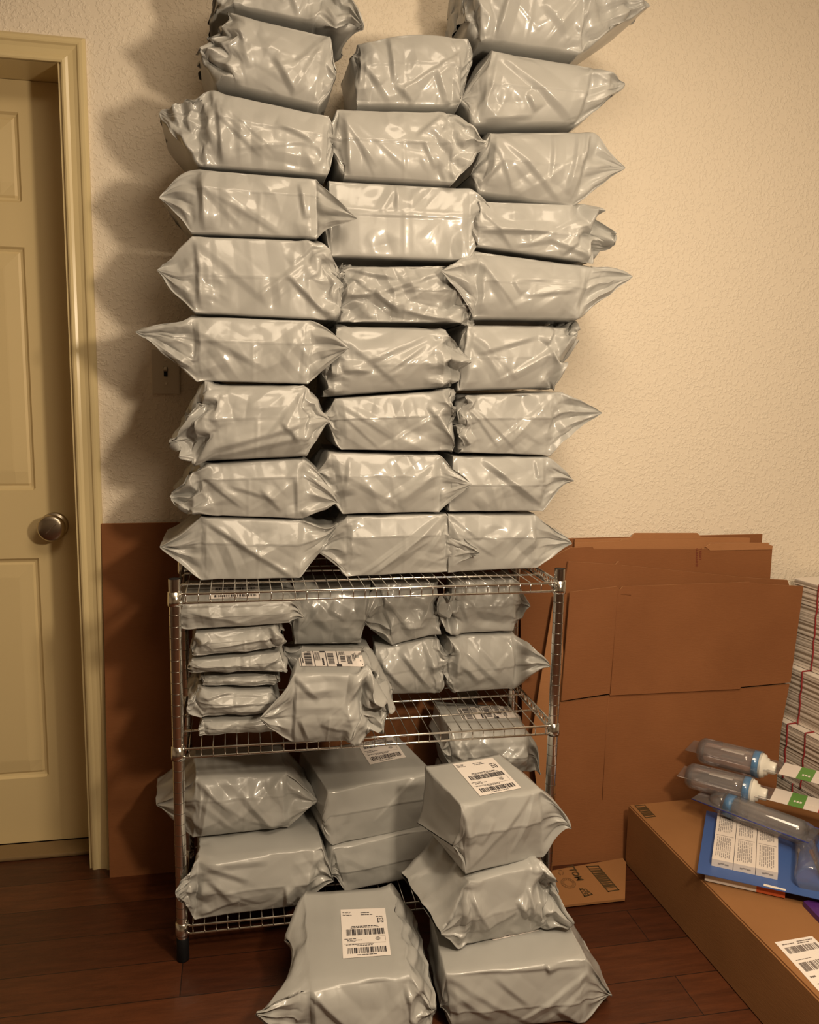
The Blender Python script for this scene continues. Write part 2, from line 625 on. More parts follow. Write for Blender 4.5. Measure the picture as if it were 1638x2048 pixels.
def base_shape(s, rng):
    o = s['o']
    pos = s['pos']
    if pos[0] == 'z':                       # stands on the level z = pos[1]
        zb = pos[1]
        bl, br = at(*s['bl'], 2, zb), at(*s['br'], 2, zb)
    else:                                   # front plane at a known distance from the wall
        bl, br = at(*s['bl'], 1, pos[1]), at(*s['br'], 1, pos[-1])
    lean = o.get('lean', 0.004)
    tl, tr = at(*s['tl'], 1, bl[1] + lean), at(*s['tr'], 1, br[1] + lean)
    ax = br - bl
    ax[2] = 0
    ax /= np.linalg.norm(ax)
    nb = np.array([-ax[1], ax[0], 0.0])     # towards the back
    dv = nb * s['dep']
    H = 0.5 * (np.linalg.norm(tl - bl) + np.linalg.norm(tr - br))
    sv = np.linspace(0, 1, NBOX)
    Rr = RT[None, :, None]
    S = sv[:, None, None]
    F = (1 - S) * ((1 - Rr) * bl + Rr * tl) + S * ((1 - Rr) * br + Rr * tr)
    seam = o.get('seam', 0.55)
    ridge = o.get('ridge', 0.010)
    tt = np.where(RT < seam, RT / seam, (1 - RT) / (1 - seam))
    prof = np.where(FRONT, tt, 0.0)
    bulge = o.get('puff', 0.004) * np.sin(np.pi * RT) * FRONT
    fr = ridge * prof + bulge
    endf = np.minimum(1, np.minimum(sv, 1 - sv) * 12 + 0.35)
    X = F + RW[None, :, None] * dv - (fr[None, :] * endf[:, None])[:, :, None] * nb
    # round the long edges a little
    ed = o.get('round', 0.006)
    top = RT == 1
    e_top = np.where(top, np.exp(-RW * s['dep'] / ed), 0) + np.where(FRONT, np.exp(-(1 - RT) * H / ed), 0)
    e_bot = np.where((RT == 0), np.exp(-RW * s['dep'] / ed), 0) + np.where(FRONT & (RT > 0), np.exp(-RT * H / ed), 0)
    X[:, :, 2] -= 0.35 * ed * np.minimum(e_top, 1)[None, :]
    X[:, :, 2] += 0.35 * ed * np.minimum(e_bot, 1)[None, :]
    X += (0.35 * ed * np.minimum(e_top + e_bot, 1))[None, :, None] * nb
    if 'sag' in o:
        X[:, :, 2] -= o['sag'] * np.sin(np.pi * sv)[:, None] * RT[None, :]

    def fin(tip, side, ybase):
        u, v = tip[0], tip[1]
        dy = tip[2] if len(tip) > 2 else 0.012
        tf = at(u, v, 1, ybase + dy)
        tb = tf + dv * o.get('finback', 0.9)
        tb[2] += o.get('backdz', 0.0)
        if dy < -0.012:                     # a wing lying over the neighbour: it starts at the front corner only
            e_ = X[0 if side < 0 else -1]
            tb = e_[NF + NTOP] * .5 + e_[NF + NTOP + NBK] * .5 + ax * side * 0.004
        bk = o.get('lback' if side < 0 else 'rback')
        if bk is not None:
            tb = at(bk[0], bk[1], 1, ybase + bk[2])
        open_ = o.get('mouth', 0.0012)
        ln = (1 - RW)[:, None] * tf + RW[:, None] * tb
        ln[:, 2] += np.where(RW > 0, 0, 0) + (RT - 0.5) * 2 * open_
        return ln
    L = fin(s['lt'], -1, bl[1])
    R = fin(s['rt'], 1, br[1])
    wl = np.linspace(0, 1, NEAR, endpoint=False)[:, None, None]
    wr = (np.linspace(1, 0, NEAR + 1)[1:])[:, None, None]
    for side in ('l', 'r'):
        F_ = L if side == 'l' else R
        tp = s['lt' if side == 'l' else 'rt']
        q = o.get(side + 'in', 0.012 if len(tp) > 2 and tp[2] < -0.012 else 0.0)   # fin drawn in between its two corners
        F_ += (ax * (1 if side == 'l' else -1) * q)[None, :] * (np.sin(np.pi * RW) ** 0.6)[:, None]

    def ear(F_, box, wq, side):
        fl = o.get(side + 'full', rng.uniform(-0.16, 0.16))
        q = wq + fl * np.sin(np.pi * wq)
        E_ = F_[None] * (1 - q) + box[None] * q
        b_ = np.array([rng.normal() * .004, rng.normal() * .003, rng.normal() * .006])
        if side + 'b' in o:
            b_ = np.array(o[side + 'b'], float)
        E_ = E_ + np.sin(np.pi * wq) * b_
        # pleats running from the box edge to the tip
        ph = rng.random() * 6.28
        pl_ = np.abs(((RT * (2.2 + rng.random()) + ph) % 1.0) * 2 - 1) - 0.5
        E_ = E_ - (np.sin(np.pi * np.clip(wq, 0, 1)) * (pl_ * FRONT)[None, :, None]) * 0.010 * nb
        return E_
    EL = ear(L, X[0], wl, 'l')
    ER = ear(R, X[-1], wr, 'r')
    G = np.concatenate([EL, X, ER], 0)
    # wanted creases: straight folds across the front, given in pixels (ax, ay, bx, by, height, width)
    cr = list(o.get('cr', []))
    for _ in range(o.get('rand', 4)):
        a = rng.random(4)
        u0 = np.array(s['tl' if a[0] < .5 else 'tr'], float) * (0.7 + .3 * a[1]) + np.array(s['bl' if a[0] < .5 else 'br'], float) * (0.3 - .3 * a[1])
        c = np.array(s['tl'], float) * .5 + np.array(s['br'], float) * .5
        q = 0.25 + a[3] * 0.6
        u1 = np.array(s['bl'], float) * q + np.array(s['br'], float) * (1 - q)
        u1 = u1 * (0.5 + .5 * a[2]) + c * (0.5 - .5 * a[2])
        cr.append((u0[0], u0[1], u1[0], u1[1], 0.002 + 0.003 * rng.random(), 0.006 + 0.010 * rng.random()))
    yl = bl[1]
    disp = np.zeros(G.shape[:2])
    for c in cr:
        a3, b3 = at(c[0], c[1], 1, yl)[[0, 2]], at(c[2], c[3], 1, yl)[[0, 2]]
        p2 = G[:, :, [0, 2]]
        d = b3 - a3
        ln = np.linalg.norm(d) + 1e-9
        d /= ln
        t = (p2 - a3) @ d / ln
        n = np.array([-d[1], d[0]])
        q = (p2 - a3) @ n
        wd = c[5]
        sgn = np.where(q > 0, np.maximum(0, 1 - q / (wd * 2.8)), np.maximum(0, 1 + q / (wd * 0.9)))
        fall = np.clip(1 - np.abs(2 * t - 1) ** 3, 0, 1) * ((t > 0) & (t < 1))
        disp += c[4] * sgn * fall * FRONT[None, :]
    # fold lines left over from the flat bag: an overlap step at the seam and an upright one
    if o.get('step', 1):
        stp = np.where(RT >= seam, np.exp(-(RT - seam) * H / 0.016), 0) * FRONT
        disp += 0.0016 * stp[None, :] * rng.uniform(.5, 1.1)
        if rng.random() < .6:
            sc = np.abs(np.linspace(0, 1, NBOX) - rng.uniform(.42, .58))
            disp[NEAR:NEAR + NBOX] += (0.0010 * np.maximum(0, 1 - sc / .03))[:, None] * (FRONT & (RT < seam))[None, :]

    def tri(x):
        return np.abs((x % 1.0) * 2 - 1) - 0.5
    # faint flat facets everywhere
    for _ in range(4):
        k = rng.normal(size=3)
        k /= np.linalg.norm(k) * rng.uniform(.07, .16)
        disp += tri(G @ k + rng.random()) * 0.0018 * FRONT[None, :] * o.get('facet', 1.0)
    # local crumpling: folds of a few centimetres fading out all round
    for _ in range(o.get('blobs', 7)):
        ci, cj = int(NEAR + rng.beta(.6, .6) * (NBOX - 1)), int(rng.random() * NF)
        rad = rng.uniform(.025, .06)
        mk_ = np.clip(1.25 - np.linalg.norm(G - G[ci, cj], axis=-1) / rad, 0, 1)
        k = rng.normal(size=3)
        k /= np.linalg.norm(k) * rng.uniform(.035, .08)
        ph = rng.random()
        k2 = rng.normal(size=3)
        k2 /= np.linalg.norm(k2) * rng.uniform(.035, .08)
        disp += mk_ * (tri(G @ k + ph) + tri(G @ k2 + ph)) * rng.uniform(.003, .0065) * FRONT[None, :] * o.get('facet', 1.0) * o.get('calm', 1.0)
    si = np.arange(NS)
    mk = np.zeros((2, NS))
    mk[0] = np.clip((NEAR + 23 - si) / 23.0, 0, 1)
    mk[1] = np.clip((si - (NS - 1 - NEAR - 23)) / 23.0, 0, 1)
    amt = np.maximum(o.get('cl', 0) * mk[0], o.get('crr', 0) * mk[1]) + 0.018 * np.maximum(np.clip(mk[0] * 1.6 - .6, 0, 1), np.clip(mk[1] * 1.6 - .6, 0, 1))
    off = np.zeros_like(G)
    for _ in range(6):
        k = rng.normal(size=3)
        k /= np.linalg.norm(k) * rng.uniform(.030, .075)
        dr = rng.normal(size=3) * .5 - nb * rng.choice([-1, 1])
        off += tri(G @ k + rng.random())[..., None] * dr
    G = G + off * (amt[:, None] * 0.085 * o.get('calm', 1.0))[..., None] * (FRONT | (RT == 1))[None, :, None]
    G = G - disp[:, :, None] * nb
    return G, nb


def normals(X):
    du = np.empty_like(X)
    du[:, 1:-1] = X[:, 2:] - X[:, :-2]
    du[:, 0] = X[:, 1] - X[:, 0]
    du[:, -1] = X[:, -1] - X[:, -2]
    dv = np.roll(X, -1, 2) - np.roll(X, 1, 2)
    n = np.cross(du, dv)
    l = np.linalg.norm(n, axis=-1, keepdims=True)
    return n / np.maximum(l, 1e-9)


def relax(Xs, opts, rng, iters=120):
    """give the film surplus length and let it buckle; everything batched over the parcels"""
    X0 = np.stack(Xs)
    B = len(Xs)
    N0 = normals(X0)
    si = np.arange(NS)
    ear = np.clip(np.maximum(NEAR - si, si - (NS - 1 - NEAR)) / NEAR, 0, 1)      # 0 on the box, 1 at the fin
    near = np.clip(1 - np.minimum(np.abs(si - NEAR), np.abs(si - (NS - 1 - NEAR))) / 13.0, 0, 1)
    ex = np.zeros((B, NS, NC))
    hi = np.zeros((B, NS, NC))
    lo = np.zeros((B, NS, NC))
    topm = (RT == 1)
    botm = (RT == 0) & (RW > 0)
    backm = (RW == 1)
    left = si < NS // 2
    for b, o in enumerate(opts):
        e0 = o.get('ex', 0.012)
        cl, crr = o.get('cl', 0.0), o.get('crr', 0.0)
        side = np.where(left, cl, crr)
        eu = e0 + 0.026 * near + 0.040 * (ear > 0) + side * (0.35 * near + 0.35 * (ear > 0))
        ex[b] = eu[:, None] * np.where(FRONT, 1.0, 0.8)[None, :]
        hib = np.where(FRONT, o.get('hif', 0.009), np.where(topm, o.get('hit', 0.0015), np.where(botm, 0.0008, 0.006)))
        hi[b] = hib[None, :] + (ear > 0)[:, None] * (0.010 + 0.06 * side)[:, None] + (near * 0.06 * side)[:, None] * FRONT[None, :]
        lo[b] = 0.0025 + (ear > 0)[:, None] * (0.010 + 0.06 * side)[:, None] + (near * (0.004 + 0.05 * side))[:, None]
    # seed noise, smooth in both directions
    D0 = np.zeros((B, NS, NC))
    for b in range(B):
        f = np.zeros((NS, NC))
        for _ in range(26):
            ku = rng.normal() * 0.22
            kv = rng.normal() * 0.27
            ph = rng.random() * 6.28
            f += np.sin(si[:, None] * ku + np.arange(NC)[None, :] * round(kv * NC / 6.283) * 6.283 / NC + ph)
        D0[b] = f / 5.0
    amp = 0.0006 + 0.004 * (ear > 0)[None, :, None] + 0.0015 * near[None, :, None]
    X = X0 + (D0 * amp)[..., None] * N0 + rng.normal(size=X0.shape) * 0.0002
    s1, s2 = slice(0, -1), slice(1, None)

    def L(a, c):
        return np.linalg.norm(a - c, axis=-1)
    exu = 1 + 0.5 * (ex[:, s1] + ex[:, s2])
    exv = 1 + 0.5 * (ex + np.roll(ex, -1, 2))
    ru = L(X0[:, s2], X0[:, s1]) * exu
    rv = L(np.roll(X0, -1, 2), X0) * exv
    rd1 = L(np.roll(X0, -1, 2)[:, s2], X0[:, s1]) * exu
    rd2 = L(X0[:, s2], np.roll(X0, -1, 2)[:, s1]) * exu
    for it in range(iters):
        C = np.zeros_like(X)
        # lengthwise
        d = X[:, s2] - X[:, s1]
        l = np.linalg.norm(d, axis=-1)
        g = (0.5 * (1 - ru / np.maximum(l, 1e-6)))[..., None] * d
        C[:, s1] += g
        C[:, s2] -= g
        # around
        Y = np.roll(X, -1, 2)
        d = Y - X
        l = np.linalg.norm(d, axis=-1)
        g = (0.5 * (1 - rv / np.maximum(l, 1e-6)))[..., None] * d
        C += g
        C -= np.roll(g, 1, 2)
        # diagonals
        d = Y[:, s2] - X[:, s1]
        l = np.linalg.norm(d, axis=-1)
        g = (0.5 * (1 - rd1 / np.maximum(l, 1e-6)))[..., None] * d
        C[:, s1] += g
        C[:, s2] -= np.roll(g, 1, 2)
        d = X[:, s2] - Y[:, s1]
        l = np.linalg.norm(d, axis=-1)
        g = (0.5 * (1 - rd2 / np.maximum(l, 1e-6)))[..., None] * d
        C[:, s1] += np.roll(g, 1, 2)
        C[:, s2] -= g
        X = X + C * 0.30
        # bending resistance on the displacement
        Dp = X - X0
        kb = 0.16 if it < iters * 0.7 else 0.05
        sm = 0.25 * (np.roll(Dp, 1, 2) + np.roll(Dp, -1, 2))
        sm[:, 1:-1] += 0.25 * (Dp[:, 2:] + Dp[:, :-2])
        sm[:, 0] += 0.5 * Dp[:, 1]
        sm[:, -1] += 0.5 * Dp[:, -2]
        Dp = Dp + kb * (sm - Dp)
        # stay outside the load, inside the neighbours
        dn = (Dp * N0).sum(-1)
        tg = Dp - dn[..., None] * N0
        dn = np.clip(dn, -lo, hi)
        tl_ = np.linalg.norm(tg, axis=-1, keepdims=True)
        tg = tg * np.minimum(1, 0.006 / np.maximum(tl_, 1e-9))
        X = X0 + tg + dn[..., None] * N0
        X[:, 0] = X0[:, 0] * 0.6 + X[:, 0] * 0.4
        X[:, -1] = X0[:, -1] * 0.6 + X[:, -1] * 0.4
    return X


def grid_faces():
    f = []
    for i in range(NS - 1):
        for j in range(NC):
            k = (j + 1) % NC
            f.append((i * NC + j, (i + 1) * NC + j, (i + 1) * NC + k, i * NC + k))
    return f


GF = grid_faces()
PARCEL = {}


def build_parcels():
    rng = np.random.default_rng(11)
    bases, opts = [], []
    for s in SPEC:
        g, nb = base_shape(s, rng)
        bases.append(g)
        opts.append(s['o'])
    X = relax(bases, opts, rng)
    for s, x in zip(SPEC, X):
        # the film lies on what carries it and stays under the shelf above
        lo_ = s['o'].get('zmin', s['pos'][1] if s['pos'][0] == 'z' else -1.0)
        x[..., 2] = np.clip(x[..., 2], lo_, s['o'].get('zmax', 9.0))
        c = x.reshape(-1, 3).mean(0)
        c[2] = x[..., 2].min()
        o = mesh_obj(s['o'].get('name', 'mailer_parcel'), (x - c).reshape(-1, 3), GF, M_BAG, smooth=True)
        o.location = tuple(c)
        tag(o, s['label'], 'parcel', s['group'])
        PARCEL[s['key']] = (o, x)


GT = 'grey mailer parcels piled on top of the shelf'
GM = 'grey mailer parcels on the middle shelf'
GB = 'grey mailer parcels on the bottom shelf'
GF_ = 'grey mailer parcels piled on the floor'
YL, YM, YR = 0.098, 0.104, 0.102
# --- tower, left column, from the bottom
P('L1', (401, 1034), (608, 1041), (598, 1159), (402, 1160), (319, 1094), (676, 1048), ('y', YL), 0.25,
  'grey mailer parcel with one long diagonal crease, bottom left on the top shelf', GT, zmin=.8715, cr=[(405, 1036, 594, 1157, .012, .012)], rand=1, seam=.6)
P('L2', (393, 930), (606, 917), (607, 1038), (392, 1031), (342, 998), (674, 1006), ('y', YL), 0.25,
  'grey mailer parcel with a dangling left ear, left column, second from the bottom', GT, cl=.10, seam=.7,
  cr=[(520, 975, 566, 1022, .006, .010), (592, 950, 598, 1035, .008, .010), (455, 968, 560, 1000, .005, .01)])
P('L3', (410, 768), (606, 770), (612, 916), (398, 926), (335, 893), (657, 845), ('y', YL - .012), 0.25,
  'grey mailer parcel with a heavily crumpled left end, left column, third from the bottom', GT, cl=.16, crr=.05, puff=.014, ridge=.002, round=.02,
  cr=[(400, 905, 640, 838, .008, .012), (410, 918, 650, 862, .008, .012), (560, 840, 600, 880, .008, .01), (418, 780, 440, 855, .008, .012)])
P('L4', (384, 632), (622, 641), (617, 768), (391, 762), (270, 663), (697, 697, -.035), ('y', YL), 0.25,
  'grey mailer parcel with the longest pointed left ear of the left column', GT, seam=.62, cl=.03)
P('L5', (384, 472), (640, 481), (668, 640), (390, 626), (314, 540), (680, 560), ('y', YL), 0.25,
  'grey mailer parcel with pleats folded into its right end, left column of the pile', GT, crr=.08, seam=.5, ridge=.004,
  cr=[(393, 478, 402, 618, .008, .010), (570, 545, 666, 640, .010, .010), (612, 560, 672, 505, .008, .008), (580, 530, 640, 482, .006, .01)])
P('L6', (399, 338), (632, 357), (634, 476), (383, 466), (319, 395), (714, 437, -.045), ('y', YL), 0.25,
  'grey mailer parcel in the left column, fourth from the top', GT, seam=.68, lback=(352, 446, .12),
  cr=[(402, 342, 410, 460, .010, .012), (600, 365, 612, 440, .008, .01)])
P('L7', (415, 179), (658, 232), (654, 350), (402, 330), (318, 228, .05), (668, 280), ('y', YL), 0.25,
  'grey mailer parcel in the left column tilting down to the right, third from the top', GT, seam=.62, cl=.05, puff=.01, lback=(336, 300, .2),
  cr=[(432, 200, 448, 330, .010, .010), (550, 248, 628, 285, .008, .01), (455, 300, 640, 285, .003, .01)])
P('L8', (463, 20), (661, 66), (638, 214), (440, 166), (396, 98), (672, 150), ('y', YL), 0.24,
  'grey mailer parcel in the left column, second from the top, with a crumpled left end', GT, cl=.15, ridge=.002, puff=.012, round=.02,
  cr=[(548, 115, 594, 190, .010, .012), (470, 30, 500, 140, .008, .012), (470, 22, 620, 180, .003, .02)])
P('L9', (468, -110), (690, -90), (632, 44), (468, 10), (418, 40, .06), (720, 60, -.03), ('y', YL + .01), 0.24,
  'topmost grey mailer parcel of the left column, cut off by the picture edge', GT, crr=.12, cl=.1,
  cr=[(655, -40, 720, 55, .012, .012), (560, -60, 600, 35, .006, .01)], rback=(684, 112, .08))
# --- tower, middle column
P('M1', (694, 1034), (889, 1028), (892, 1145), (690, 1154), (632, 1104), (956, 1105, -.04), ('y', YM), 0.25,
  'grey mailer parcel with diagonal pleats, bottom middle on the top shelf', GT, zmin=.8715, seam=.66, cl=.03, crr=.03,
  cr=[(888, 1030, 738, 1154, .012, .009), (880, 1032, 715, 1154, .008, .008), (892, 1050, 850, 1110, .006, .009)], rand=1)
P('M2', (660, 905), (879, 911), (879, 1025), (686, 1029), (634, 944), (945, 969, -.03), ('y', YM), 0.25,
  'grey mailer parcel in the middle column with a neat flat face, second from the bottom', GT, seam=.63, ex=.006,
  cr=[(700, 915, 690, 990, .006, .010)])
P('M3', (672, 797), (899, 781), (908, 904), (684, 900), (648, 828), (914, 812, -.01), ('y', YM), 0.25,
  'grey mailer parcel in the middle column with a crumpled right end, third from the bottom', GT, crr=.10, seam=.6,
  cr=[(855, 810, 900, 870, .010, .01), (862, 832, 905, 885, .008, .01)])
P('M4', (676, 650), (893, 655), (899, 776), (650, 795), (644, 720), (939, 722, -.02), ('y', YM), 0.25,
  'grey mailer parcel with a taped pleat, middle column, fourth from the bottom', GT, cl=.05, crr=.06, seam=.4, puff=.012, round=.016,
  cr=[(700, 735, 880, 660, .009, .014), (680, 740, 742, 742, .012, .008), (770, 745, 850, 690, .006, .01), (885, 720, 938, 722, .008, .008)])
P('M5', (682, 533), (897, 533), (925, 645), (676, 643), (680, 590, .03), (948, 655, -.01), ('y', YM + .012), 0.24,
  'slack crumpled grey mailer parcel in the middle column, fifth from the bottom', GT, cl=.14, crr=.10, ex=.05, hif=.018, puff=.004, facet=2.2, blobs=12,
  cr=[(685, 590, 745, 590, .018, .008), (745, 585, 800, 625, .016, .008), (800, 620, 930, 650, .014, .008), (700, 540, 810, 560, .010, .01), (745, 590, 880, 545, .012, .010)])
P('M6', (657, 361), (939, 376), (936, 522), (664, 512), (640, 437), (987, 436, -.02), ('y', YM + .012), 0.25,
  'large grey mailer parcel with a flat face and straight seam, middle column', GT, seam=.62, ex=.005, ridge=.009,
  cr=[(795, 368, 792, 425, .008, .008), (760, 425, 795, 370, .005, .01), (690, 428, 934, 437, .003, .005)], rand=1)
P('M7', (676, 214), (900, 220), (906, 369), (688, 355), (655, 272), (977, 283, -.03), ('y', YM), 0.25,
  'grey mailer parcel in the middle column, just below the topmost one', GT, seam=.52, crr=.05, puff=.01, round=.016,
  cr=[(895, 225, 830, 280, .010, .010), (845, 285, 870, 340, .007, .01), (900, 280, 905, 365, .008, .01), (690, 225, 700, 350, .006, .01)])
P('M8', (722, 80), (934, 72), (918, 216), (716, 211), (703, 110, .03), (942, 120, .04), ('y', YM + .02), 0.22,
  'topmost grey mailer parcel of the middle column, loosely filled', GT, ex=.03, hif=.016, puff=.012, ridge=.001, round=.022, cl=.05, crr=.05, sag=-.016, hit=.006,
  cr=[(780, 70, 788, 170, .010, .010), (788, 170, 830, 205, .008, .01), (870, 140, 900, 210, .010, .014), (725, 130, 760, 175, .008, .01)])
# --- tower, right column
P('R1', (896, 1028), (1071, 1030), (1074, 1137), (896, 1146), (893, 1090, .05), (1144, 1087), ('y', YR), 0.25,
  'grey mailer parcel with a pointed right ear, bottom right on the top shelf', GT, zmin=.8715, seam=.6, ex=.006,
  cr=[(900, 1030, 960, 1078, .006, .01)])
P('R2', (906, 913), (1096, 914), (1086, 1023), (898, 1024), (895, 970, .05), (1148, 962), ('y', YR), 0.25,
  'grey mailer parcel in the right column with a diagonal crease, second from the bottom', GT, seam=.5,
  cr=[(965, 918, 1082, 1008, .012, .014), (1072, 920, 1074, 955, .006, .008)], rand=1)
P('R3', (930, 791), (1111, 785), (1099, 911), (920, 906), (908, 850, .02), (1205, 826, .02), ('y', YR), 0.25,
  'grey mailer parcel with a sharp upturned right ear, right column, third from the bottom', GT, cl=.10, seam=.6, crr=.02,
  cr=[(925, 855, 948, 790, .008, .01)])
P('R4', (936, 648), (1150, 651), (1110, 777), (918, 783), (912, 715, .03), (1161, 665, .02), ('y', YR), 0.25,
  'grey mailer parcel with a bunched top right corner, right column, fourth from the bottom', GT, crr=.14, seam=.5, puff=.012, ridge=.002, round=.016,
  cr=[(945, 708, 1085, 668, .008, .012), (1090, 690, 1110, 655, .016, .010), (1110, 665, 1130, 720, .012, .01), (1100, 680, 1115, 770, .008, .012)])
P('R5', (955, 500), (1185, 530), (1151, 641), (948, 639), (884, 541, -.03), (1265, 553), ('y', YR), 0.25,
  'grey mailer parcel in the right column with long pointed ears at both ends', GT, seam=.55, cl=.03, puff=.012, round=.016,
  cr=[(1020, 560, 1160, 562, .007, .010), (1020, 560, 1040, 590, .005, .01), (1040, 592, 1150, 580, .006, .010)])
P('R6', (958, 402), (1191, 410), (1181, 524), (956, 492), (940, 450, .04), (1218, 470), ('y', YR), 0.25,
  'grey mailer parcel in the right column with a crushed right end, fourth from the top', GT, crr=.14, seam=.4,
  cr=[(958, 462, 1108, 464, .012, .008), (1030, 490, 1110, 480, .006, .01), (1120, 510, 1195, 455, .012, .008), (1090, 475, 1180, 515, .008, .01)])
P('R7', (982, 259), (1185, 258), (1146, 416), (962, 388), (940, 352, .03), (1250, 336), ('y', YR), 0.25,
  'grey mailer parcel in the right column with curving vertical folds, third from the top', GT, seam=.48, puff=.014, round=.02,
  cr=[(985, 262, 1130, 412, .008, .012), (1160, 260, 1130, 390, .008, .010), (1110, 265, 1095, 370, .007, .010), (1178, 262, 1160, 330, .008, .010), (940, 388, 1002, 320, .008, .01)])
P('R8', (984, 96), (1196, 130), (1158, 248), (950, 251), (922, 200, .03), (1250, 170), ('y', YR), 0.24,
  'grey mailer parcel in the right column, second from the top, with a long slanting fold', GT, seam=.5, crr=.05, puff=.01, round=.018,
  cr=[(985, 98, 1150, 245, .012, .016), (980, 100, 960, 240, .008, .012), (960, 240, 1065, 232, .010, .010), (1050, 190, 1070, 225, .010, .01)], rand=1)
P('R9', (960, -90), (1200, -60), (1158, 108), (962, 82), (927, 40, .05), (1303, 8), ('y', YR), 0.24,
  'topmost grey mailer parcel of the right column, its right ear sticking out', GT, cl=.08, crr=.05, puff=.014, round=.02,
  cr=[(1020, -30, 992, 78, .012, .010), (1080, 10, 1140, 80, .008, .016), (1170, -40, 1172, 110, .010, .012)])
# --- middle shelf
ZM, ZB = 0.5205, 0.0955
P('S5', (752, 1292), (872, 1275), (880, 1390), (770, 1394), (748, 1350), (906, 1321), ('z', ZM), 0.09,
  'grey mailer parcel on the middle shelf behind the labelled front one, with slanting folds', GM, crr=.06, seam=.5, puff=.012, round=.018, ridge=.002,
  cr=[(800, 1300, 860, 1375, .010, .012), (760, 1320, 820, 1385, .007, .012), (850, 1280, 870, 1360, .006, .012)])
P('S6', (901, 1272), (1030, 1266), (1029, 1382), (908, 1390), (884, 1346), (1100, 1334, -.02), ('z', ZM), 0.09,
  'grey mailer parcel at the right end of the middle shelf, pointed ear reaching the post', GM, seam=.45, puff=.014, ridge=.003, round=.018, cl=.08,
  cr=[(905, 1278, 1010, 1378, .008, .014), (915, 1320, 960, 1360, .007, .012), (950, 1280, 1000, 1340, .007, .014), (900, 1270, 915, 1350, .008, .01)])
P('S8', (600, 1297), (738, 1294), (738, 1396), (600, 1398), (568, 1302), (755, 1345), ('y', .235), 0.08,
  'grey mailer parcel on the middle shelf hidden behind the labelled front one', GM, zmin=ZM)
P('S2', (590, 1166), (742, 1163), (722, 1290), (588, 1292), (574, 1240), (733, 1236), ('y', .235), 0.08,
  'grey mailer parcel under the top shelf, right of the flat labelled one', GM, zmax=.856, seam=.42, crr=.06, puff=.01, round=.014,
  cr=[(640, 1210, 600, 1260, .007, .010), (655, 1215, 690, 1235, .006, .010), (590, 1260, 615, 1220, .006, .01)])
P('S3', (752, 1164), (870, 1160), (878, 1268), (784, 1290), (721, 1243), (884, 1225), ('y', .22), 0.09,
  'grey mailer parcel under the top shelf with a twisted left ear', GM, zmax=.856, seam=.35, cl=.08, crr=.08, puff=.008, ridge=.004,
  cr=[(800, 1252, 850, 1252, .008, .008), (760, 1200, 775, 1285, .008, .012), (812, 1270, 850, 1225, .006, .012)])
P('S4', (912, 1158), (1032, 1155), (1029, 1262), (900, 1269), (868, 1232, -.02), (1060, 1212), ('y', .222), 0.075,
  'grey mailer parcel under the right end of the top shelf', GM, zmax=.856, seam=.5, cl=.12, ex=.006, crr=.04)
GFL = 'flat grey mailers stacked on the middle shelf'
P('F5', (408, 1441), (552, 1433), (550, 1468), (411, 1475), (398, 1458), (562, 1450), ('z', ZM), 0.20,
  'rolled grey mailer at the bottom of the flat stack on the middle shelf', GFL, puff=.008, round=.014, ridge=.001, mouth=.009, crr=.03, rand=1,
  cr=[(430, 1450, 545, 1440, .004, .008)])
P('F4', (394, 1376), (545, 1382), (548, 1430), (390, 1436), (374, 1404), (558, 1408), ('y', .04), 0.20,
  'grey mailer with rolled-over layers in the flat stack, second from its bottom', GFL, puff=.008, round=.012, cl=.06, ridge=.003, mouth=.008, ex=.03,
  cr=[(400, 1395, 470, 1380, .009, .008), (400, 1412, 540, 1398, .008, .008), (395, 1425, 540, 1415, .006, .007), (440, 1385, 540, 1390, .006, .007)])
P('F3', (411, 1354), (555, 1349), (548, 1372), (405, 1372), (398, 1362), (560, 1360), ('y', .045), 0.20,
  'thin grey mailer in the middle of the flat stack on the middle shelf', GFL, round=.006, ridge=.003, rand=1, ex=.03)
P('F2', (384, 1319), (560, 1303), (562, 1344), (386, 1348), (377, 1334), (570, 1338), ('y', .036), 0.20,
  'grey mailer second from the top of the flat stack', GFL, round=.010, ridge=.004, crr=.06, ex=.03, puff=.006,
  cr=[(390, 1325, 540, 1332, .007, .008), (520, 1335, 562, 1312, .008, .008)])
P('F1', (393, 1264), (557, 1250), (560, 1296), (394, 1313), (384, 1290), (568, 1276), ('y', .036), 0.20,
  'grey mailer on top of the flat stack, with a folded right corner', GFL, round=.008, ridge=.004, crr=.10, ex=.03, puff=.004,
  cr=[(395, 1290, 420, 1275, .010, .008), (420, 1295, 555, 1270, .010, .007), (400, 1300, 520, 1300, .006, .008), (540, 1250, 556, 1290, .010, .007)])
P('S1', (364, 1208), (579, 1203), (578, 1247), (364, 1262), (352, 1236), (609, 1237), ('y', .03), 0.23,
  'flat grey parcel with a barcode label, right under the top shelf above the flat stack', GM, seam=.5, ridge=.004, ex=.008)
P('S7', (589, 1347), (733, 1348), (708, 1485), (582, 1485), (519, 1436, -.02), (786, 1420, .0), ('z', ZM), 0.195,
  'grey parcel with a shipping label on top, at the front of the middle shelf', GM, seam=.40, crr=.16, lean=.0, ridge=.010, puff=.008, hit=.001,
  cr=[(590, 1350, 640, 1395, .008, .014), (600, 1430, 620, 1480, .008, .012), (735, 1350, 735, 1420, .008, .008), (715, 1425, 740, 1480, .012, .01), (640, 1440, 700, 1450, .006, .01)])
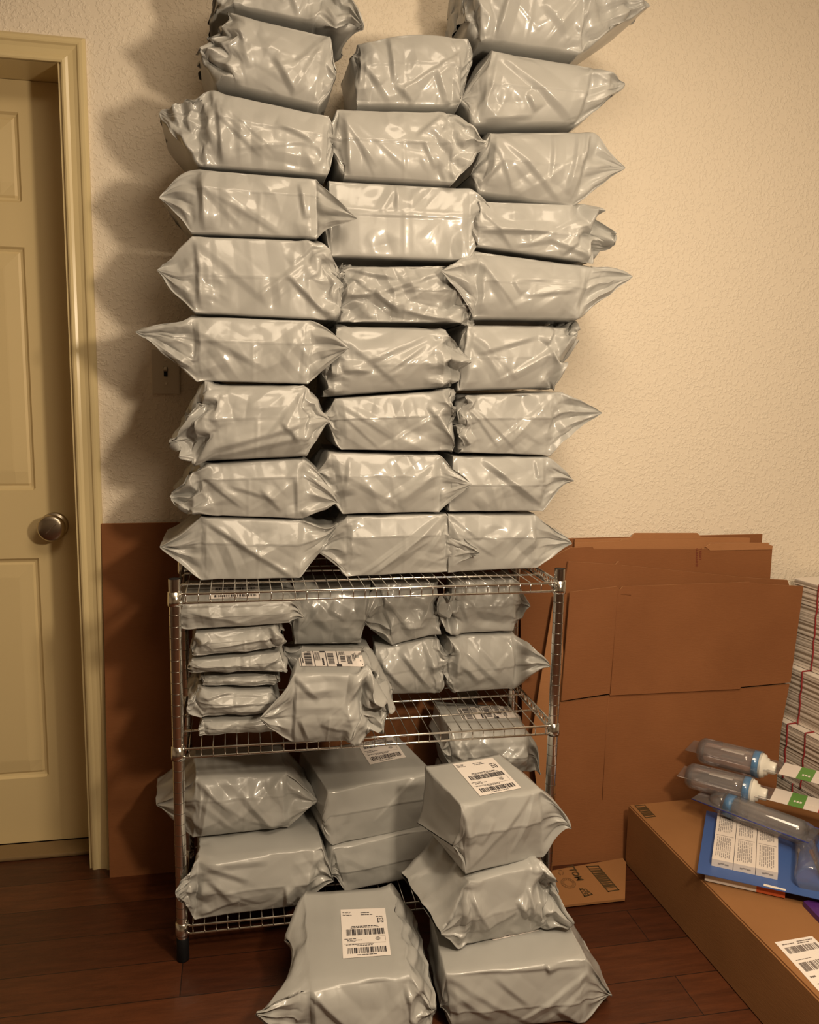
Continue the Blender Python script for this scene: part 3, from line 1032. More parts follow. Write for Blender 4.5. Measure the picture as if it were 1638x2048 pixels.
# --- bottom shelf
P('B2', (397, 1722), (645, 1697), (608, 1811), (391, 1836), (351, 1785, -.06), (668, 1762), ('z', ZB), 0.25,
  'grey parcel lying at the left end of the bottom shelf', GB, seam=.46, cl=.03, lin=.04, ridge=.014, ex=.02, puff=.006,
  cr=[(400, 1725, 500, 1755, .008, .014), (410, 1728, 540, 1722, .006, .014), (398, 1825, 480, 1790, .008, .012), (572, 1766, 574, 1815, .010, .008)])
P('B1', (391, 1552), (574, 1545), (579, 1660), (385, 1682), (312, 1610, .08), (637, 1602), ('z', .236), 0.16,
  'bulging grey parcel with a pointed right ear at the left of the bottom shelf', GB, seam=.66, puff=.016, round=.02, ridge=.002, hit=.006,
  cr=[(395, 1556, 480, 1640, .008, .02), (480, 1580, 555, 1666, .012, .016), (420, 1570, 400, 1680, .009, .012), (580, 1660, 630, 1600, .012, .012), (500, 1640, 580, 1655, .008, .012)])
P('B4', (668, 1697), (868, 1655), (880, 1744), (690, 1785), (660, 1750), (905, 1695), ('z', ZB), 0.24,
  'boxy grey parcel at the middle of the bottom shelf, under a labelled one', GB, calm=.45, seam=.45, ridge=.004, ex=.005, rand=1)
P('B3', (656, 1583), (866, 1545), (862, 1652), (666, 1690), (648, 1640), (890, 1600), ('y', .066, .118), 0.24,
  'boxy grey parcel with a label on top at the middle of the bottom shelf', GB, calm=.45, seam=.56, ridge=.004, ex=.005, rand=1)
P('B6', (905, 1575), (1058, 1560), (1060, 1730), (905, 1750), (880, 1660), (1066, 1650), ('y', .13), 0.17,
  'grey parcel at the right of the bottom shelf, behind the cube on the floor stack', GB, zmin=ZB)
P('B5', (898, 1452), (1056, 1462), (1062, 1552), (905, 1565), (884, 1500), (1083, 1550, -.02), ('y', .13), 0.17,
  'bulging labelled grey parcel at the right of the bottom shelf with a drooping ear', GB, zmax=.488, seam=.5, puff=.016, round=.03, ridge=.001, hit=.006, crr=.03,
  cr=[(925, 1480, 950, 1520, .010, .012), (905, 1500, 930, 1520, .010, .010), (960, 1480, 1040, 1530, .006, .02)])
# --- on the floor
P('G1', (892, 1947), (1171, 1917), (1169, 2041), (904, 2062), (880, 2012, .02), (1223, 1994, .03), ('z', 0.002), 0.20,
  'grey parcel on the floor at the bottom of the right front stack', GF_, calm=.45, seam=.36, rfull=-.38, lfull=-.2, ridge=.008, ex=.014, puff=.005, lean=.006,
  cr=[(900, 1950, 1168, 1920, .004, .008), (990, 1950, 1060, 2000, .005, .012), (1087, 1905, 1096, 1940, .008, .008), (1100, 1995, 1168, 2040, .008, .014)])
P('G2', (939, 1764), (1086, 1726), (1083, 1860), (935, 1891), (882, 1866, -.01), (1136, 1838, -.01), ('z', .137), 0.20,
  'grey parcel in the middle of the right front floor stack, with a gaping right ear', GF_, seam=.48, crr=.17, cl=.04, lback=(803, 1746, .17), ridge=.010, puff=.006, mouth=.004,
  cr=[(940, 1768, 925, 1860, .010, .010), (950, 1860, 1040, 1820, .006, .012), (1035, 1800, 1060, 1840, .012, .010), (1060, 1780, 1070, 1850, .012, .008)])
P('G3', (923, 1611), (1082, 1580), (1086, 1714), (931, 1748), (906, 1692, .015), (1142, 1657, -.01), ('z', .290), 0.195,
  'boxy grey parcel with a shipping label, on top of the right front stack', GF_, calm=.45, seam=.58, rfull=-.15, round=.005, lback=(834, 1645, .2), ridge=.008, ex=.008, lean=.0, hit=.001,
  cr=[(928, 1745, 1080, 1590, .005, .012), (925, 1615, 935, 1690, .008, .008), (960, 1690, 990, 1640, .004, .01)], rand=1)
P('G4', (616, 1972), (824, 1954), (840, 2092), (622, 2112), (514, 2026, -.03), (876, 2016, -.01), ('z', 0.002), 0.31,
  'grey parcel with a shipping label on the floor in front, left of the stack', GF_, seam=.30, crr=.10, lback=(572, 1880, .2), lin=.035, lfull=-.30, rfull=-.1, calm=.5, rand=2, ridge=.014, puff=.008, round=.02, hit=.003, cl=.02,
  cr=[(616, 1974, 590, 2040, .010, .012), (620, 1980, 700, 2040, .008, .014), (810, 1960, 830, 2040, .010, .01), (690, 2040, 810, 2035, .006, .012)])

build_parcels()


# ------------------------------------------------------------------ printed labels
def bars(rng, u0, v0, u1, v1, n):
    out, u = [], u0
    unit = (u1 - u0) / n
    while u < u1:
        bw = unit * rng.choice([.5, .8, 1.2, 1.8])
        out.append((u, v0, min(u + bw, u1), v1))
        u += bw + unit * rng.choice([.4, .5, .8, 1.3])
    return out


def words(rng, u0, u1, v, h, gap=.012):
    """a line of small print as word shapes"""
    out, u = [], u0
    while u < u1 - .02:
        wd = rng.uniform(.03, .09)
        out.append((u, v, min(u + wd, u1), v + h))
        u += wd + gap
    return out


LETTER_S = [(.25, 0, .95, .16), (.05, .10, .27, .45), (.2, .42, .8, .58), (.73, .55, .95, .90), (.05, .84, .75, 1)]


def form_usual(rng):
    r = []
    r += words(rng, .04, .22, .06, .012) + words(rng, .04, .20, .09, .012) + words(rng, .04, .24, .12, .012)
    r += words(rng, .44, .66, .08, .012) + words(rng, .44, .70, .12, .014)
    r += words(rng, .78, .92, .165, .016)
    fx, fy, fw, fh = .80, .20, .13, .10           # bracketed S mark
    for a in LETTER_S:
        r.append((fx + fw * (.25 + .5 * a[0]), fy + fh * (.15 + .7 * a[1]), fx + fw * (.25 + .5 * a[2]), fy + fh * (.15 + .7 * a[3])))
    for s in (0, 1):
        x0 = fx if s == 0 else fx + fw - .018
        r.append((x0, fy, x0 + .018, fy + fh))
        r.append((fx if s == 0 else fx + fw - .04, fy, fx + .04 if s == 0 else fx + fw, fy + .014))
        r.append((fx if s == 0 else fx + fw - .04, fy + fh - .014, fx + .04 if s == 0 else fx + fw, fy + fh))
    r += words(rng, .22, .80, .355, .016) + words(rng, .20, .84, .385, .012)
    r += bars(rng, .10, .42, .92, .545, 62)
    r += words(rng, .05, .30, .61, .012) + words(rng, .11, .42, .64, .012) + words(rng, .11, .30, .665, .010)
    for k in range(5):
        ww = (.06, .10, .12, .09, .04)[k]
        r.append((.80 - ww / 2 - .03, .60 + k * .016, .80 + ww / 2 - .03, .607 + k * .016))
    r += [(.68, .585, .93, .588), (.93, .585, .934, .69)]
    r += [(.04, .715, .93, .7185)]
    r += words(rng, .08, .66, .73, .012) + words(rng, .30, .64, .755, .012)
    r += bars(rng, .10, .80, .93, .92, 56)
    r += words(rng, .30, .72, .945, .014)
    return r


def form_turned(rng):
    """the form turned a quarter, as on the parcel of the middle shelf"""
    r = []
    def q(a, b, c, d):
        r.append((a, b, c, d))
    q(.02, 0, .032, 1)
    for a in bars(rng, .02, 0, .98, 1, 40):
        r.append((.09, a[0], .20, a[2]))
    for a in words(rng, .1, .8, .05, .02):
        r.append((.05, a[0], .068, a[2]))
    q(.235, 0, .247, 1)
    q(.345, .0, .425, .09)
    q(.425, .1, .437, 1)
    for k in range(5):
        for a in words(rng, .10, .62, .26, .02):
            r.append((.262 + k * .016, a[0], .270 + k * .016, a[2]))
    for a in words(rng, .45, .95, .26, .02):
        r.append((.36, a[0], .39, a[2]))
    for a in bars(rng, .14, 0, .88, 1, 34):
        r.append((.455, a[0], .55, a[2]))
    q(.60, 0, .612, .86)
    q(.575, .86, .655, 1.0)
    for k in range(6):
        for a in words(rng, .04, .28, .26, .02):
            r.append((.63 + k * .017, a[0], .640 + k * .017, a[2]))
    for a in bars(rng, .34, 0, .72, 1, 14):
        r.append((.65, a[0], .73, a[2]))
    for k in range(4):
        for a in words(rng, .30, .85, .26, .02):
            r.append((.755 + k * .018, a[0], .768 + k * .018, a[2]))
    for k in range(3):
        for a in words(rng, .20 - .04 * k, .50, .26, .02):
            r.append((.84 + k * .022, a[0], .852 + k * .022, a[2]))
    q(.95, .6, .965, .66)
    q(.97, .86, .985, .92)
    return r


def sticker(parcel, quad, form, seed, vis=(0, 1)):
    """a paper label pressed on a parcel; quad = its corners in the frame (tl, tr, br, bl)"""
    o, x = PARCEL[parcel]
    vs = [Vector(v) for v in x.reshape(-1, 3)]
    tree = BVHTree.FromPolygons(vs, GF)
    n = 18
    q = np.array(quad, float)
    grid = []
    ok = 0
    zs = []
    for j in range(n + 1):
        row = []
        for i in range(n + 1):
            s, t = i / n, j / n
            px = (1 - t) * ((1 - s) * q[0] + s * q[1]) + t * ((1 - s) * q[3] + s * q[2])
            d = Vector(at(px[0], px[1], 1, 3.0) - CAM).normalized()
            h = tree.ray_cast(Vector(CAM), d)
            if h[0] is None:
                row.append(None)
            else:
                nn = h[1] if h[1].dot(d) < 0 else -h[1]
                row.append((h[0] + nn * 0.0012, nn))
        grid.append(row)
    if any(g is None for r in grid for g in r):
        print('label off its parcel', parcel, sum(g is None for r in grid for g in r))
    rng = random.Random(seed)
    org = Vector(o.location)
    verts, faces, fm = [], [], []
    idx = {}
    for j in range(n + 1):
        for i in range(n + 1):
            if grid[j][i]:
                idx[(i, j)] = len(verts)
                verts.append(grid[j][i][0] - org)
    for j in range(n):
        for i in range(n):
            k = [(i, j), (i, j + 1), (i + 1, j + 1), (i + 1, j)]
            if all(a in idx for a in k):
                faces.append([idx[a] for a in k])
                fm.append(0)

    def pos(u, v):
        u = min(max(u, 0), .9999) * n
        v = min(max(v, 0), .9999) * n
        i, j = int(u), int(v)
        g = [grid[j][i], grid[j][i + 1], grid[j + 1][i + 1], grid[j + 1][i]]
        if any(a is None for a in g):
            return None
        fu, fv = u - i, v - j
        p = (g[0][0] * (1 - fu) + g[1][0] * fu) * (1 - fv) + (g[3][0] * (1 - fu) + g[2][0] * fu) * fv
        return p + g[0][1] * 0.0004 - org
    for (u0, v0, u1, v1) in form(rng):
        m = max(1, int(math.ceil((v1 - v0) * n)))
        mu = max(1, int(math.ceil((u1 - u0) * n)))
        for b_ in range(mu):
            for a_ in range(m):
                ua, ub = u0 + (u1 - u0) * b_ / mu, u0 + (u1 - u0) * (b_ + 1) / mu
                va, vb = v0 + (v1 - v0) * a_ / m, v0 + (v1 - v0) * (a_ + 1) / m
                c = [pos(ua, va), pos(ua, vb), pos(ub, vb), pos(ub, va)]
                if any(p is None for p in c):
                    continue
                faces.append([len(verts) + k for k in range(4)])
                verts += c
                fm.append(1)
    lb = mesh_obj('shipping_label', verts, faces, [M_PAPER, M_INK], o, fmat=fm)
    lb['label'] = 'white shipping label printed with two barcodes' if form is form_usual else 'white shipping label printed with barcodes and boxes'
    return lb


sticker('G4', [(681, 1820), (770, 1817), (782, 1911), (686, 1918)], form_usual, 1)
sticker('G3', [(905, 1529), (985, 1516), (1043, 1577), (960, 1593)], form_usual, 2)
sticker('S7', [(595, 1303.5), (722, 1303), (729, 1334), (600, 1333)], form_turned, 3)
sticker('S1', [(424, 1162), (516, 1160), (520, 1196), (418, 1199)], form_usual, 4)
sticker('B3', [(700, 1466), (772, 1455), (812, 1515), (740, 1530)], form_usual, 5)
sticker('B5', [(912, 1418), (1022, 1408), (1038, 1436), (925, 1440)], form_turned, 6)
sticker('G1', [(975, 1852), (1056, 1838), (1078, 1862), (986, 1882)], form_usual, 7)


# ------------------------------------------------------------------ flattened cartons
def on_plane(u, v, y0, k):
    """pixel -> point on the leaning plane y = y0 + k z"""
    d = RM.T @ np.array([(u - 819.0) / FPX, (v - 1024.0) / FPX, 1.0])
    t = (y0 + k * CAM[2] - CAM[1]) / (d[1] - k * d[2])
    return CAM + d * t


def sheet(name, pts, y0, k, th, mat, parent=None, bumpy=0.0, seed=0):
    """corrugated sheet: outline points (pixels, or 3-tuples in metres) on a leaning plane, th thick towards the wall"""
    P3 = [np.array(p, float) if len(p) == 3 else on_plane(p[0], p[1], y0, k) for p in pts]
    bm = bmesh.new()
    add_slab(bm, P3, (0, 1, -k), th, 0, 1)
    bmesh.ops.recalc_face_normals(bm, faces=bm.faces)
    return bm_obj(name, bm, [mat, M_CEDGE], parent)


def pl(x, z, y0, k):
    return (x, y0 + k * z, z)


# left panel between the door and the shelf
o = sheet('cardboard_panel', [pl(-0.212, 0.0, .372, .04), pl(-0.207, 0.955, .372, .04), pl(0.74, 0.957, .372, .04), pl(0.74, 0.0, .372, .04)], .372, .04, 0.009, M_CARD)
tag(o, 'brown cardboard panel leaning on the wall between the door and the shelf', 'cardboard')

GC = 'flattened cardboard boxes leaning right of the shelf'
# hindmost pile
o = sheet('flattened_carton', [pl(0.80, 0.0, .352, .065), pl(0.80, 0.893, .352, .065), (1525, 1068), pl(1.64, 0.0, .352, .065)], .352, .065, .006, M_CARD)
tag(o, 'hindmost flattened brown carton, against the wall right of the shelf', 'cardboard', GC)
o = sheet('flattened_carton', [pl(1.00, 0.0, .338, .070), (1150, 1079), (1262, 1076), (1270, 1066), (1395, 1066), (1402, 1074), (1500, 1076), pl(1.60, 0.0, .338, .070)], .338, .070, .006, M_CARD2)
tag(o, 'flattened carton with a lighter raised top flap, second from the wall', 'cardboard', GC)
o = sheet('flattened_carton', [pl(1.02, 0.0, .324, .075), (1150, 1085), (1240, 1083), (1245, 1079), (1410, 1078), (1412, 1085), (1538, 1086), pl(1.62, 0.0, .324, .075)], .324, .075, .006, M_CARD2)
tag(o, 'flattened carton whose orange brown top edge shows above the printed one', 'cardboard', GC)
t = empty('flattened_carton', tuple(pl(1.2, 0, .305, .08)))
tag(t, 'flattened brown carton with red print running down its front', 'cardboard', GC)


def put(o, t):
    o.parent = t
    o.matrix_parent_inverse = Matrix.Translation(t.location).inverted()
    return o


put(sheet('carton_panel', [pl(0.93, 0.0, .305, .08), (1040, 1150), (1140, 1096), (1185, 1093), (1188, 1098), (1412, 1098), (1420, 1092), (1545, 1094), (1535, 1230), pl(1.64, 0.0, .305, .08)], .305, .08, .007, M_CARD), t)
put(sheet('carton_flap', [(1412, 1094), (1420, 1088), (1530, 1086), (1546, 1092), (1544, 1099), (1420, 1101)], .303, .08, .004, M_CARD2), t)


def lettering(name, body, org, ux, uy, size, mat, parent, bold=True, off=0.0006):
    vs, fs = text_mesh(body, 1.0, bold)
    org, ux, uy = np.array(org, float), np.array(ux, float), np.array(uy, float)
    nn = np.cross(ux, uy)
    nn /= np.linalg.norm(nn)
    V = [org + size * (v[0] * ux + v[1] * uy) + nn * off for v in vs]
    return put(mesh_obj(name, V, fs, mat), parent)


c0 = on_plane(1392, 1096, .305, .08)
dn = np.array([0, -.08, -1.0])
dn /= np.linalg.norm(dn)
lettering('printed_text', 'GUARANTEE', c0, dn, (1, 0, 0), 0.0095, M_REDP, t, off=0.0008)
lettering('printed_text', 'T RESIST', c0 + np.array([0.011, 0, 0]), dn, (1, 0, 0), 0.0095, M_REDP, t, off=0.0008)

t = empty('flattened_carton', tuple(pl(1.2, 0, .262, .115)))
tag(t, 'flattened brown carton with a slanting top edge, behind the front one', 'cardboard', GC)
put(sheet('carton_panel', [pl(0.985, 0.0, .262, .115), (1075, 1480), (1137, 1123), (1232, 1129), (1238, 1122), (1243, 1130), (1500, 1156), (1575, 1160), (1580, 1175), pl(1.66, 0.0, .262, .115)], .262, .115, .008, M_CARD), t)
put(sheet('carton_flap', [pl(0.975, 0.0, .252, .115), (1062, 1480), (1109, 1190), (1122, 1190), pl(1.05, 0.0, .252, .115)], .252, .115, .004, M_CARD2), t)

Y0, KK = .227, .138
t = empty('flattened_carton', tuple(pl(1.2, 0, Y0, KK)))
tag(t, 'front flattened brown carton, a fold across it and a printed flap on the floor', 'cardboard', GC)
put(sheet('lower_panel', [pl(0.955, 0.0, Y0, KK), (1121, 1405), (1222, 1390), (1480, 1377), (1579, 1368), (1562, 1460), pl(1.665, 0.0, Y0, KK)], Y0, KK, .006, M_CARD), t)
put(sheet('upper_panel', [(1123, 1402), (1140, 1184), (1234, 1173), (1240, 1180), (1246, 1173), (1500, 1164), (1520, 1168), (1607, 1172), (1581, 1365), (1482, 1374), (1480, 1378), (1220, 1391), (1219, 1387)], Y0 - .006, KK, .005, M_CARD), t)
# score lines
bm = bmesh.new()
for a, b in (((1237, 1178), (1220, 1388)), ((1217, 1392), (1204, 1600)), ((1242, 1188), (1262, 1190))):
    p, q = on_plane(*a, Y0 - .0065, KK), on_plane(*b, Y0 - .0065, KK)
    if a[1] > 1390:
        p, q = on_plane(*a, Y0 - .0004, KK), on_plane(*b, Y0 - .0004, KK)
    add_tube(bm, [p, q], 0.0009, 6)
put(bm_obj('score_line', bm, M_CARD), t)
# printed flap lying on the floor
FZ = .012
fl = [at(1098, 1742, 2, FZ), at(1130, 1736, 2, FZ), at(1246, 1716, 2, FZ), at(1252, 1725, 2, FZ), at(1250, 1797, 2, FZ), at(1205, 1802, 2, FZ), at(1125, 1811, 2, FZ), at(1080, 1815, 2, FZ)]
bm = bmesh.new()
add_slab(bm, fl, (0, 0, -1), .006)
bmesh.ops.recalc_face_normals(bm, faces=bm.faces)
flap = put(bm_obj('printed_flap', bm, M_KRAFT), t)


def fp(u, v):
    return at(u, v, 2, FZ + .0008)


bm = bmesh.new()
Q = [fp(1172, 1732), fp(1197, 1731), fp(1239, 1780), fp(1216, 1784)]


def qd(q, s, t_):
    return (1 - t_) * ((1 - s) * q[0] + s * q[1]) + t_ * ((1 - s) * q[3] + s * q[2])


def rect(bm, q, s0, t0, s1, t1):
    add_quad(bm, [qd(q, s0, t0), qd(q, s0, t1), qd(q, s1, t1), qd(q, s1, t0)])


for r in ((0, 0, 1, .035), (0, .965, 1, 1), (0, 0, .09, 1), (.91, 0, 1, 1)):
    rect(bm, Q, *r)
rg_ = random.Random(4)
for a in bars(rg_, .10, 0, .90, 1, 36):
    rect(bm, Q, .10, a[0], .90, a[2])
Q2 = [fp(1158, 1777), fp(1170, 1776), fp(1186, 1789), fp(1169, 1794)]
for r in ((0, 0, .55, .18), (0, 0, .12, 1), (.5, 0, .62, 1), (0, .86, 1, 1), (.9, .1, 1, 1), (.62, .1, 1, .2), (.2, .3, .42, .42), (.2, .55, .42, .75), (.72, .4, .84, .7)):
    rect(bm, Q2, *r)
put(bm_obj('printed_barcode', bm, M_INKB), t)
# round printed seal and recycling mark
bm = bmesh.new()


def ring(bm, q, cx, cy, r0, r1, a0=0, a1=6.2832, n=24):
    for k in range(n):
        a, b_ = a0 + (a1 - a0) * k / n, a0 + (a1 - a0) * (k + 1) / n
        add_quad(bm, [qd(q, cx + r * math.cos(w_), cy + r * math.sin(w_)) for r, w_ in ((r0, a), (r1, a), (r1, b_), (r0, b_))])


Q3 = [fp(1117, 1757), fp(1143, 1754), fp(1158, 1774), fp(1128, 1778)]
ring(bm, Q3, .5, .5, .44, .5)
ring(bm, Q3, .5, .5, .28, .31)
for k in range(16):
    a = k * .3927
    ring(bm, Q3, .5, .5, .34, .40, a, a + .2, 2)
Q4 = [fp(1114, 1741), fp(1124, 1738), fp(1130, 1748), fp(1120, 1752)]
for k in range(3):
    ring(bm, Q4, .5, .5, .32, .5, k * 2.094, k * 2.094 + 1.5, 6)
put(bm_obj('printed_seal', bm, simple('faint_print', (0.16, 0.075, 0.025), 0.7)), t)
a, b_ = fp(1132, 1731), fp(1151, 1757)
ux = (b_ - a) / np.linalg.norm(b_ - a)
uy = np.cross((0, 0, 1.0), ux)
lettering('printed_text', 'TTOM', a, ux, uy, 0.0275, M_INKB, t, off=0.0010)

# ------------------------------------------------------------------ long carton on the floor
BX = np.array([1.192, 0.207])
ex_ = np.array([math.cos(.025), math.sin(.025)])
ey_ = np.array([math.sin(.025), -math.cos(.025)])      # towards the camera
BW, BL_, BH = 0.50, 0.98, 0.175


def bpt(a, b_, z):
    p = BX + ex_ * a + ey_ * b_
    return (p[0], p[1], z)


t = empty('long_carton', bpt(BW / 2, BL_ / 2, 0))
tag(t, 'long closed brown carton on the floor at the lower right, a white label on it', 'box')
bm = bmesh.new()
v = [bm.verts.new(bpt(a, b_, z)) for z in (0.0, BH) for (a, b_) in ((0, 0), (BW, 0), (BW, BL_), (0, BL_))]
for q in ((3, 2, 1, 0), (4, 5, 6, 7), (0, 1, 5, 4), (1, 2, 6, 5), (2, 3, 7, 6), (3, 0, 4, 7)):
    bm.faces.new([v[i] for i in q])
bmesh.ops.bevel(bm, geom=list(bm.edges), offset=.0035, segments=2, affect='EDGES')
put(bm_obj('carton_body', bm, M_KRAFT), t)
bm = bmesh.new()
for a0, a1 in ((.26, .2605),):
    add_box(bm, (0, 0, 0), (0.0001, 0.0001, 0.0001))
bm.free()
# label on the top
Q = [np.array(at(u, v_, 2, BH + .0006)) for u, v_ in ((1549, 1884.5), (1624, 1872), (1720, 1962), (1640, 1985))]
bm = bmesh.new()
add_quad(bm, [Q[0], Q[3], Q[2], Q[1]])
Qi = [q + np.array([0, 0, .0006]) for q in Q]
rg_ = random.Random(9)
els = words(rg_, .12, .42, .07, .018) + words(rg_, .52, .92, .05, .018) + words(rg_, .50, .80, .09, .016) + bars(rg_, .10, .14, .92, .27, 40)
els += words(rg_, .10, .50, .40, .010) + bars(rg_, .10, .46, .92, .63, 40) + words(rg_, .08, .24, .72, .028) + words(rg_, .3, .9, .80, .014) + words(rg_, .1, .9, .86, .014)
for e in els:
    f = add_quad(bm, [qd(Qi, e[0], e[1]), qd(Qi, e[0], e[3]), qd(Qi, e[2], e[3]), qd(Qi, e[2], e[1])], 1)
lb = put(bm_obj('paper_label', bm, [M_PAPER, simple('grey_print', (0.16, 0.13, 0.12), 0.6)]), t)
lb['label'] = 'white paper label with two barcodes'
Q = [np.array(at(u, v_, 2, BH + .0008)) for u, v_ in ((1269, 1611), (1289, 1609), (1312, 1633), (1291, 1636))]
bm = bmesh.new()
for r in ((0, 0, 1, .05), (0, .95, 1, 1), (0, 0, .06, 1), (.94, 0, 1, 1)):
    rect(bm, Q, *r)
for a in bars(rg_, .18, 0, .86, 1, 16):
    rect(bm, Q, .06, a[0], .94, a[2])
put(bm_obj('printed_barcode', bm, M_INKB), t)

# ------------------------------------------------------------------ bundles of white printed sheets at the right edge
M_SHEETS, nt, b, N, L = new_mat('stacked_sheet_edges')
tc = N.new('ShaderNodeTexCoord')
sp = N.new('ShaderNodeSeparateXYZ')
mul = N.new('ShaderNodeMath')
mul.operation = 'MULTIPLY'
mul.inputs[1].default_value = 125.0
nz = N.new('ShaderNodeTexNoise')
nz.noise_dimensions = '1D'
nz.inputs['Scale'].default_value = 1.0
nz.inputs['Detail'].default_value = 1.0
cr = N.new('ShaderNodeValToRGB')
cr.color_ramp.elements[0].position = 0.40
cr.color_ramp.elements[1].position = 0.58
cr.color_ramp.elements[0].color = (0.24, 0.18, 0.13, 1)
cr.color_ramp.elements[1].color = (0.72, 0.63, 0.55, 1)
L.new(tc.outputs['Object'], sp.inputs[0])
L.new(sp.outputs[2], mul.inputs[0])
L.new(mul.outputs[0], nz.inputs['W'])
L.new(nz.outputs[0], cr.inputs[0])
L.new(cr.outputs[0], b.inputs['Base Color'])
b.inputs['Roughness'].default_value = 0.6
M_WHITE = simple('white_paper_top', (0.74, 0.67, 0.60), 0.5)
M_STRING = simple('red_twine', (0.26, 0.020, 0.022), 0.6)


def bundle(dx, dy, wx, ly, z0, z1, strings, label):
    """origin: back left corner; the sheets run towards the camera, turned a little"""
    t = empty('sheet_bundle', (1.773 + dx, .383 + dy, z0))
    t.rotation_euler = (0, 0, math.radians(8))
    tag(t, label, 'paper bundle', 'bundles of white sheets tied with red twine')
    h1 = z1 - z0
    bm = bmesh.new()
    z = 0.0
    rr = random.Random(int(z0 * 1000))
    while z < h1 - .004:                       # sheets in small shifted packets
        h = min(rr.uniform(.012, .03), h1 - .003 - z)
        ex, ey = rr.uniform(-.002, .002), rr.uniform(-.003, .001)
        add_box(bm, (ex, -ly + ey, z), (wx + ex, ey, z + h - .0004))
        z += h
    bm_obj('sheets', bm, M_SHEETS, t)
    bm = bmesh.new()
    add_box(bm, (-.001, -ly - .001, h1 - .0036), (wx + .001, .001, h1 - .0012))
    bm_obj('top_sheet', bm, M_WHITE, t)
    for y in strings:
        bm = bmesh.new()
        e = .0035
        zz = np.linspace(0.002, h1 - .002, 24)
        pts = [(-e - .001 * math.sin(q * 160), -y + .0015 * math.sin(q * 90), q) for q in zz] + [(-e, -y, h1 + .001), (.004, -y, h1 + .0012)] + [(wx - .004, -y, h1 + .0012), (wx + e, -y, h1), (wx + e, -y, .002)]
        add_tube(bm, pts, .0022, 6)
        bm_obj('twine', bm, M_STRING, t)
    return t


bundle(-.036, -.03, .25, .42, 0.0, .165, [.09, .20], 'lowest tied bundle of white sheets in the stack at the right edge')
bundle(-.042, -.01, .25, .42, .166, .338, [.075, .145], 'tied bundle of white sheets second from the bottom at the right edge')
bundle(-.018, .0, .25, .42, .339, .503, [.095, .20], 'tied bundle of white sheets second from the top at the right edge')
bundle(0.006, .0, .25, .42, .504, .765, [.10, .20], 'topmost tied bundle of white sheets, beside the cartons at the right edge')

# ------------------------------------------------------------------ clear blister packs on the long carton
M_CLEAR, nt, b, N, L = new_mat('clear_plastic')
out = N['Material Output']
gl = N.new('ShaderNodeBsdfGlossy')
gl.inputs['Roughness'].default_value = 0.06
tr = N.new('ShaderNodeBsdfTransparent')
tr.inputs['Color'].default_value = (0.99, 0.985, 0.99, 1)
lw = N.new('ShaderNodeLayerWeight')
lw.inputs['Blend'].default_value = 0.25
ma = N.new('ShaderNodeMath')
ma.operation = 'MULTIPLY_ADD'
ma.inputs[1].default_value = 0.7
ma.inputs[2].default_value = 0.07
mx = N.new('ShaderNodeMixShader')
L.new(lw.outputs['Fresnel'], ma.inputs[0])
L.new(ma.outputs[0], mx.inputs[0])
df = N.new('ShaderNodeBsdfDiffuse')
df.inputs['Color'].default_value = (0.75, 0.72, 0.74, 1)
hz = N.new('ShaderNodeMixShader')
hz.inputs[0].default_value = 0.075
L.new(tr.outputs[0], hz.inputs[1])
L.new(df.outputs[0], hz.inputs[2])
L.new(hz.outputs[0], mx.inputs[1])
L.new(gl.outputs[0], mx.inputs[2])
L.new(mx.outputs[0], out.inputs[0])
M_BLUE = simple('blue_band_plastic', (0.02, 0.16, 0.36), 0.35)
M_CAP = simple('white_plastic', (0.72, 0.69, 0.62), 0.3)
M_CARDW = simple('white_printed_card', (0.70, 0.63, 0.58), 0.45)
M_GREEN = simple('green_print', (0.11, 0.26, 0.055), 0.5)
M_RED = simple('red_card_print', (0.42, 0.035, 0.03), 0.5)
M_BLUEC = simple('blue_printed_card', (0.045, 0.10, 0.30), 0.4)
M_BLUEE = simple('blue_sheet_edge', (0.03, 0.04, 0.22), 0.35)
M_ORANGE = simple('orange_print', (0.55, 0.10, 0.03), 0.5)
M_PURPLE = simple('purple_film', (0.07, 0.02, 0.14), 0.35)


def lathe(bm, O, a, prof, seg=28, mat=0):
    add_tube(bm, [O + a * d for d, _ in prof], [max(r, 1e-4) for _, r in prof], seg, cap=True, mat=mat)


def frame(E, Nn, up=(0, 0, 1.0)):
    a = Nn - E
    a = a / np.linalg.norm(a)
    up = np.array(up, float)
    bb = np.cross(up, a)
    bb /= np.linalg.norm(bb)
    n = np.cross(a, bb)
    return a, bb, n


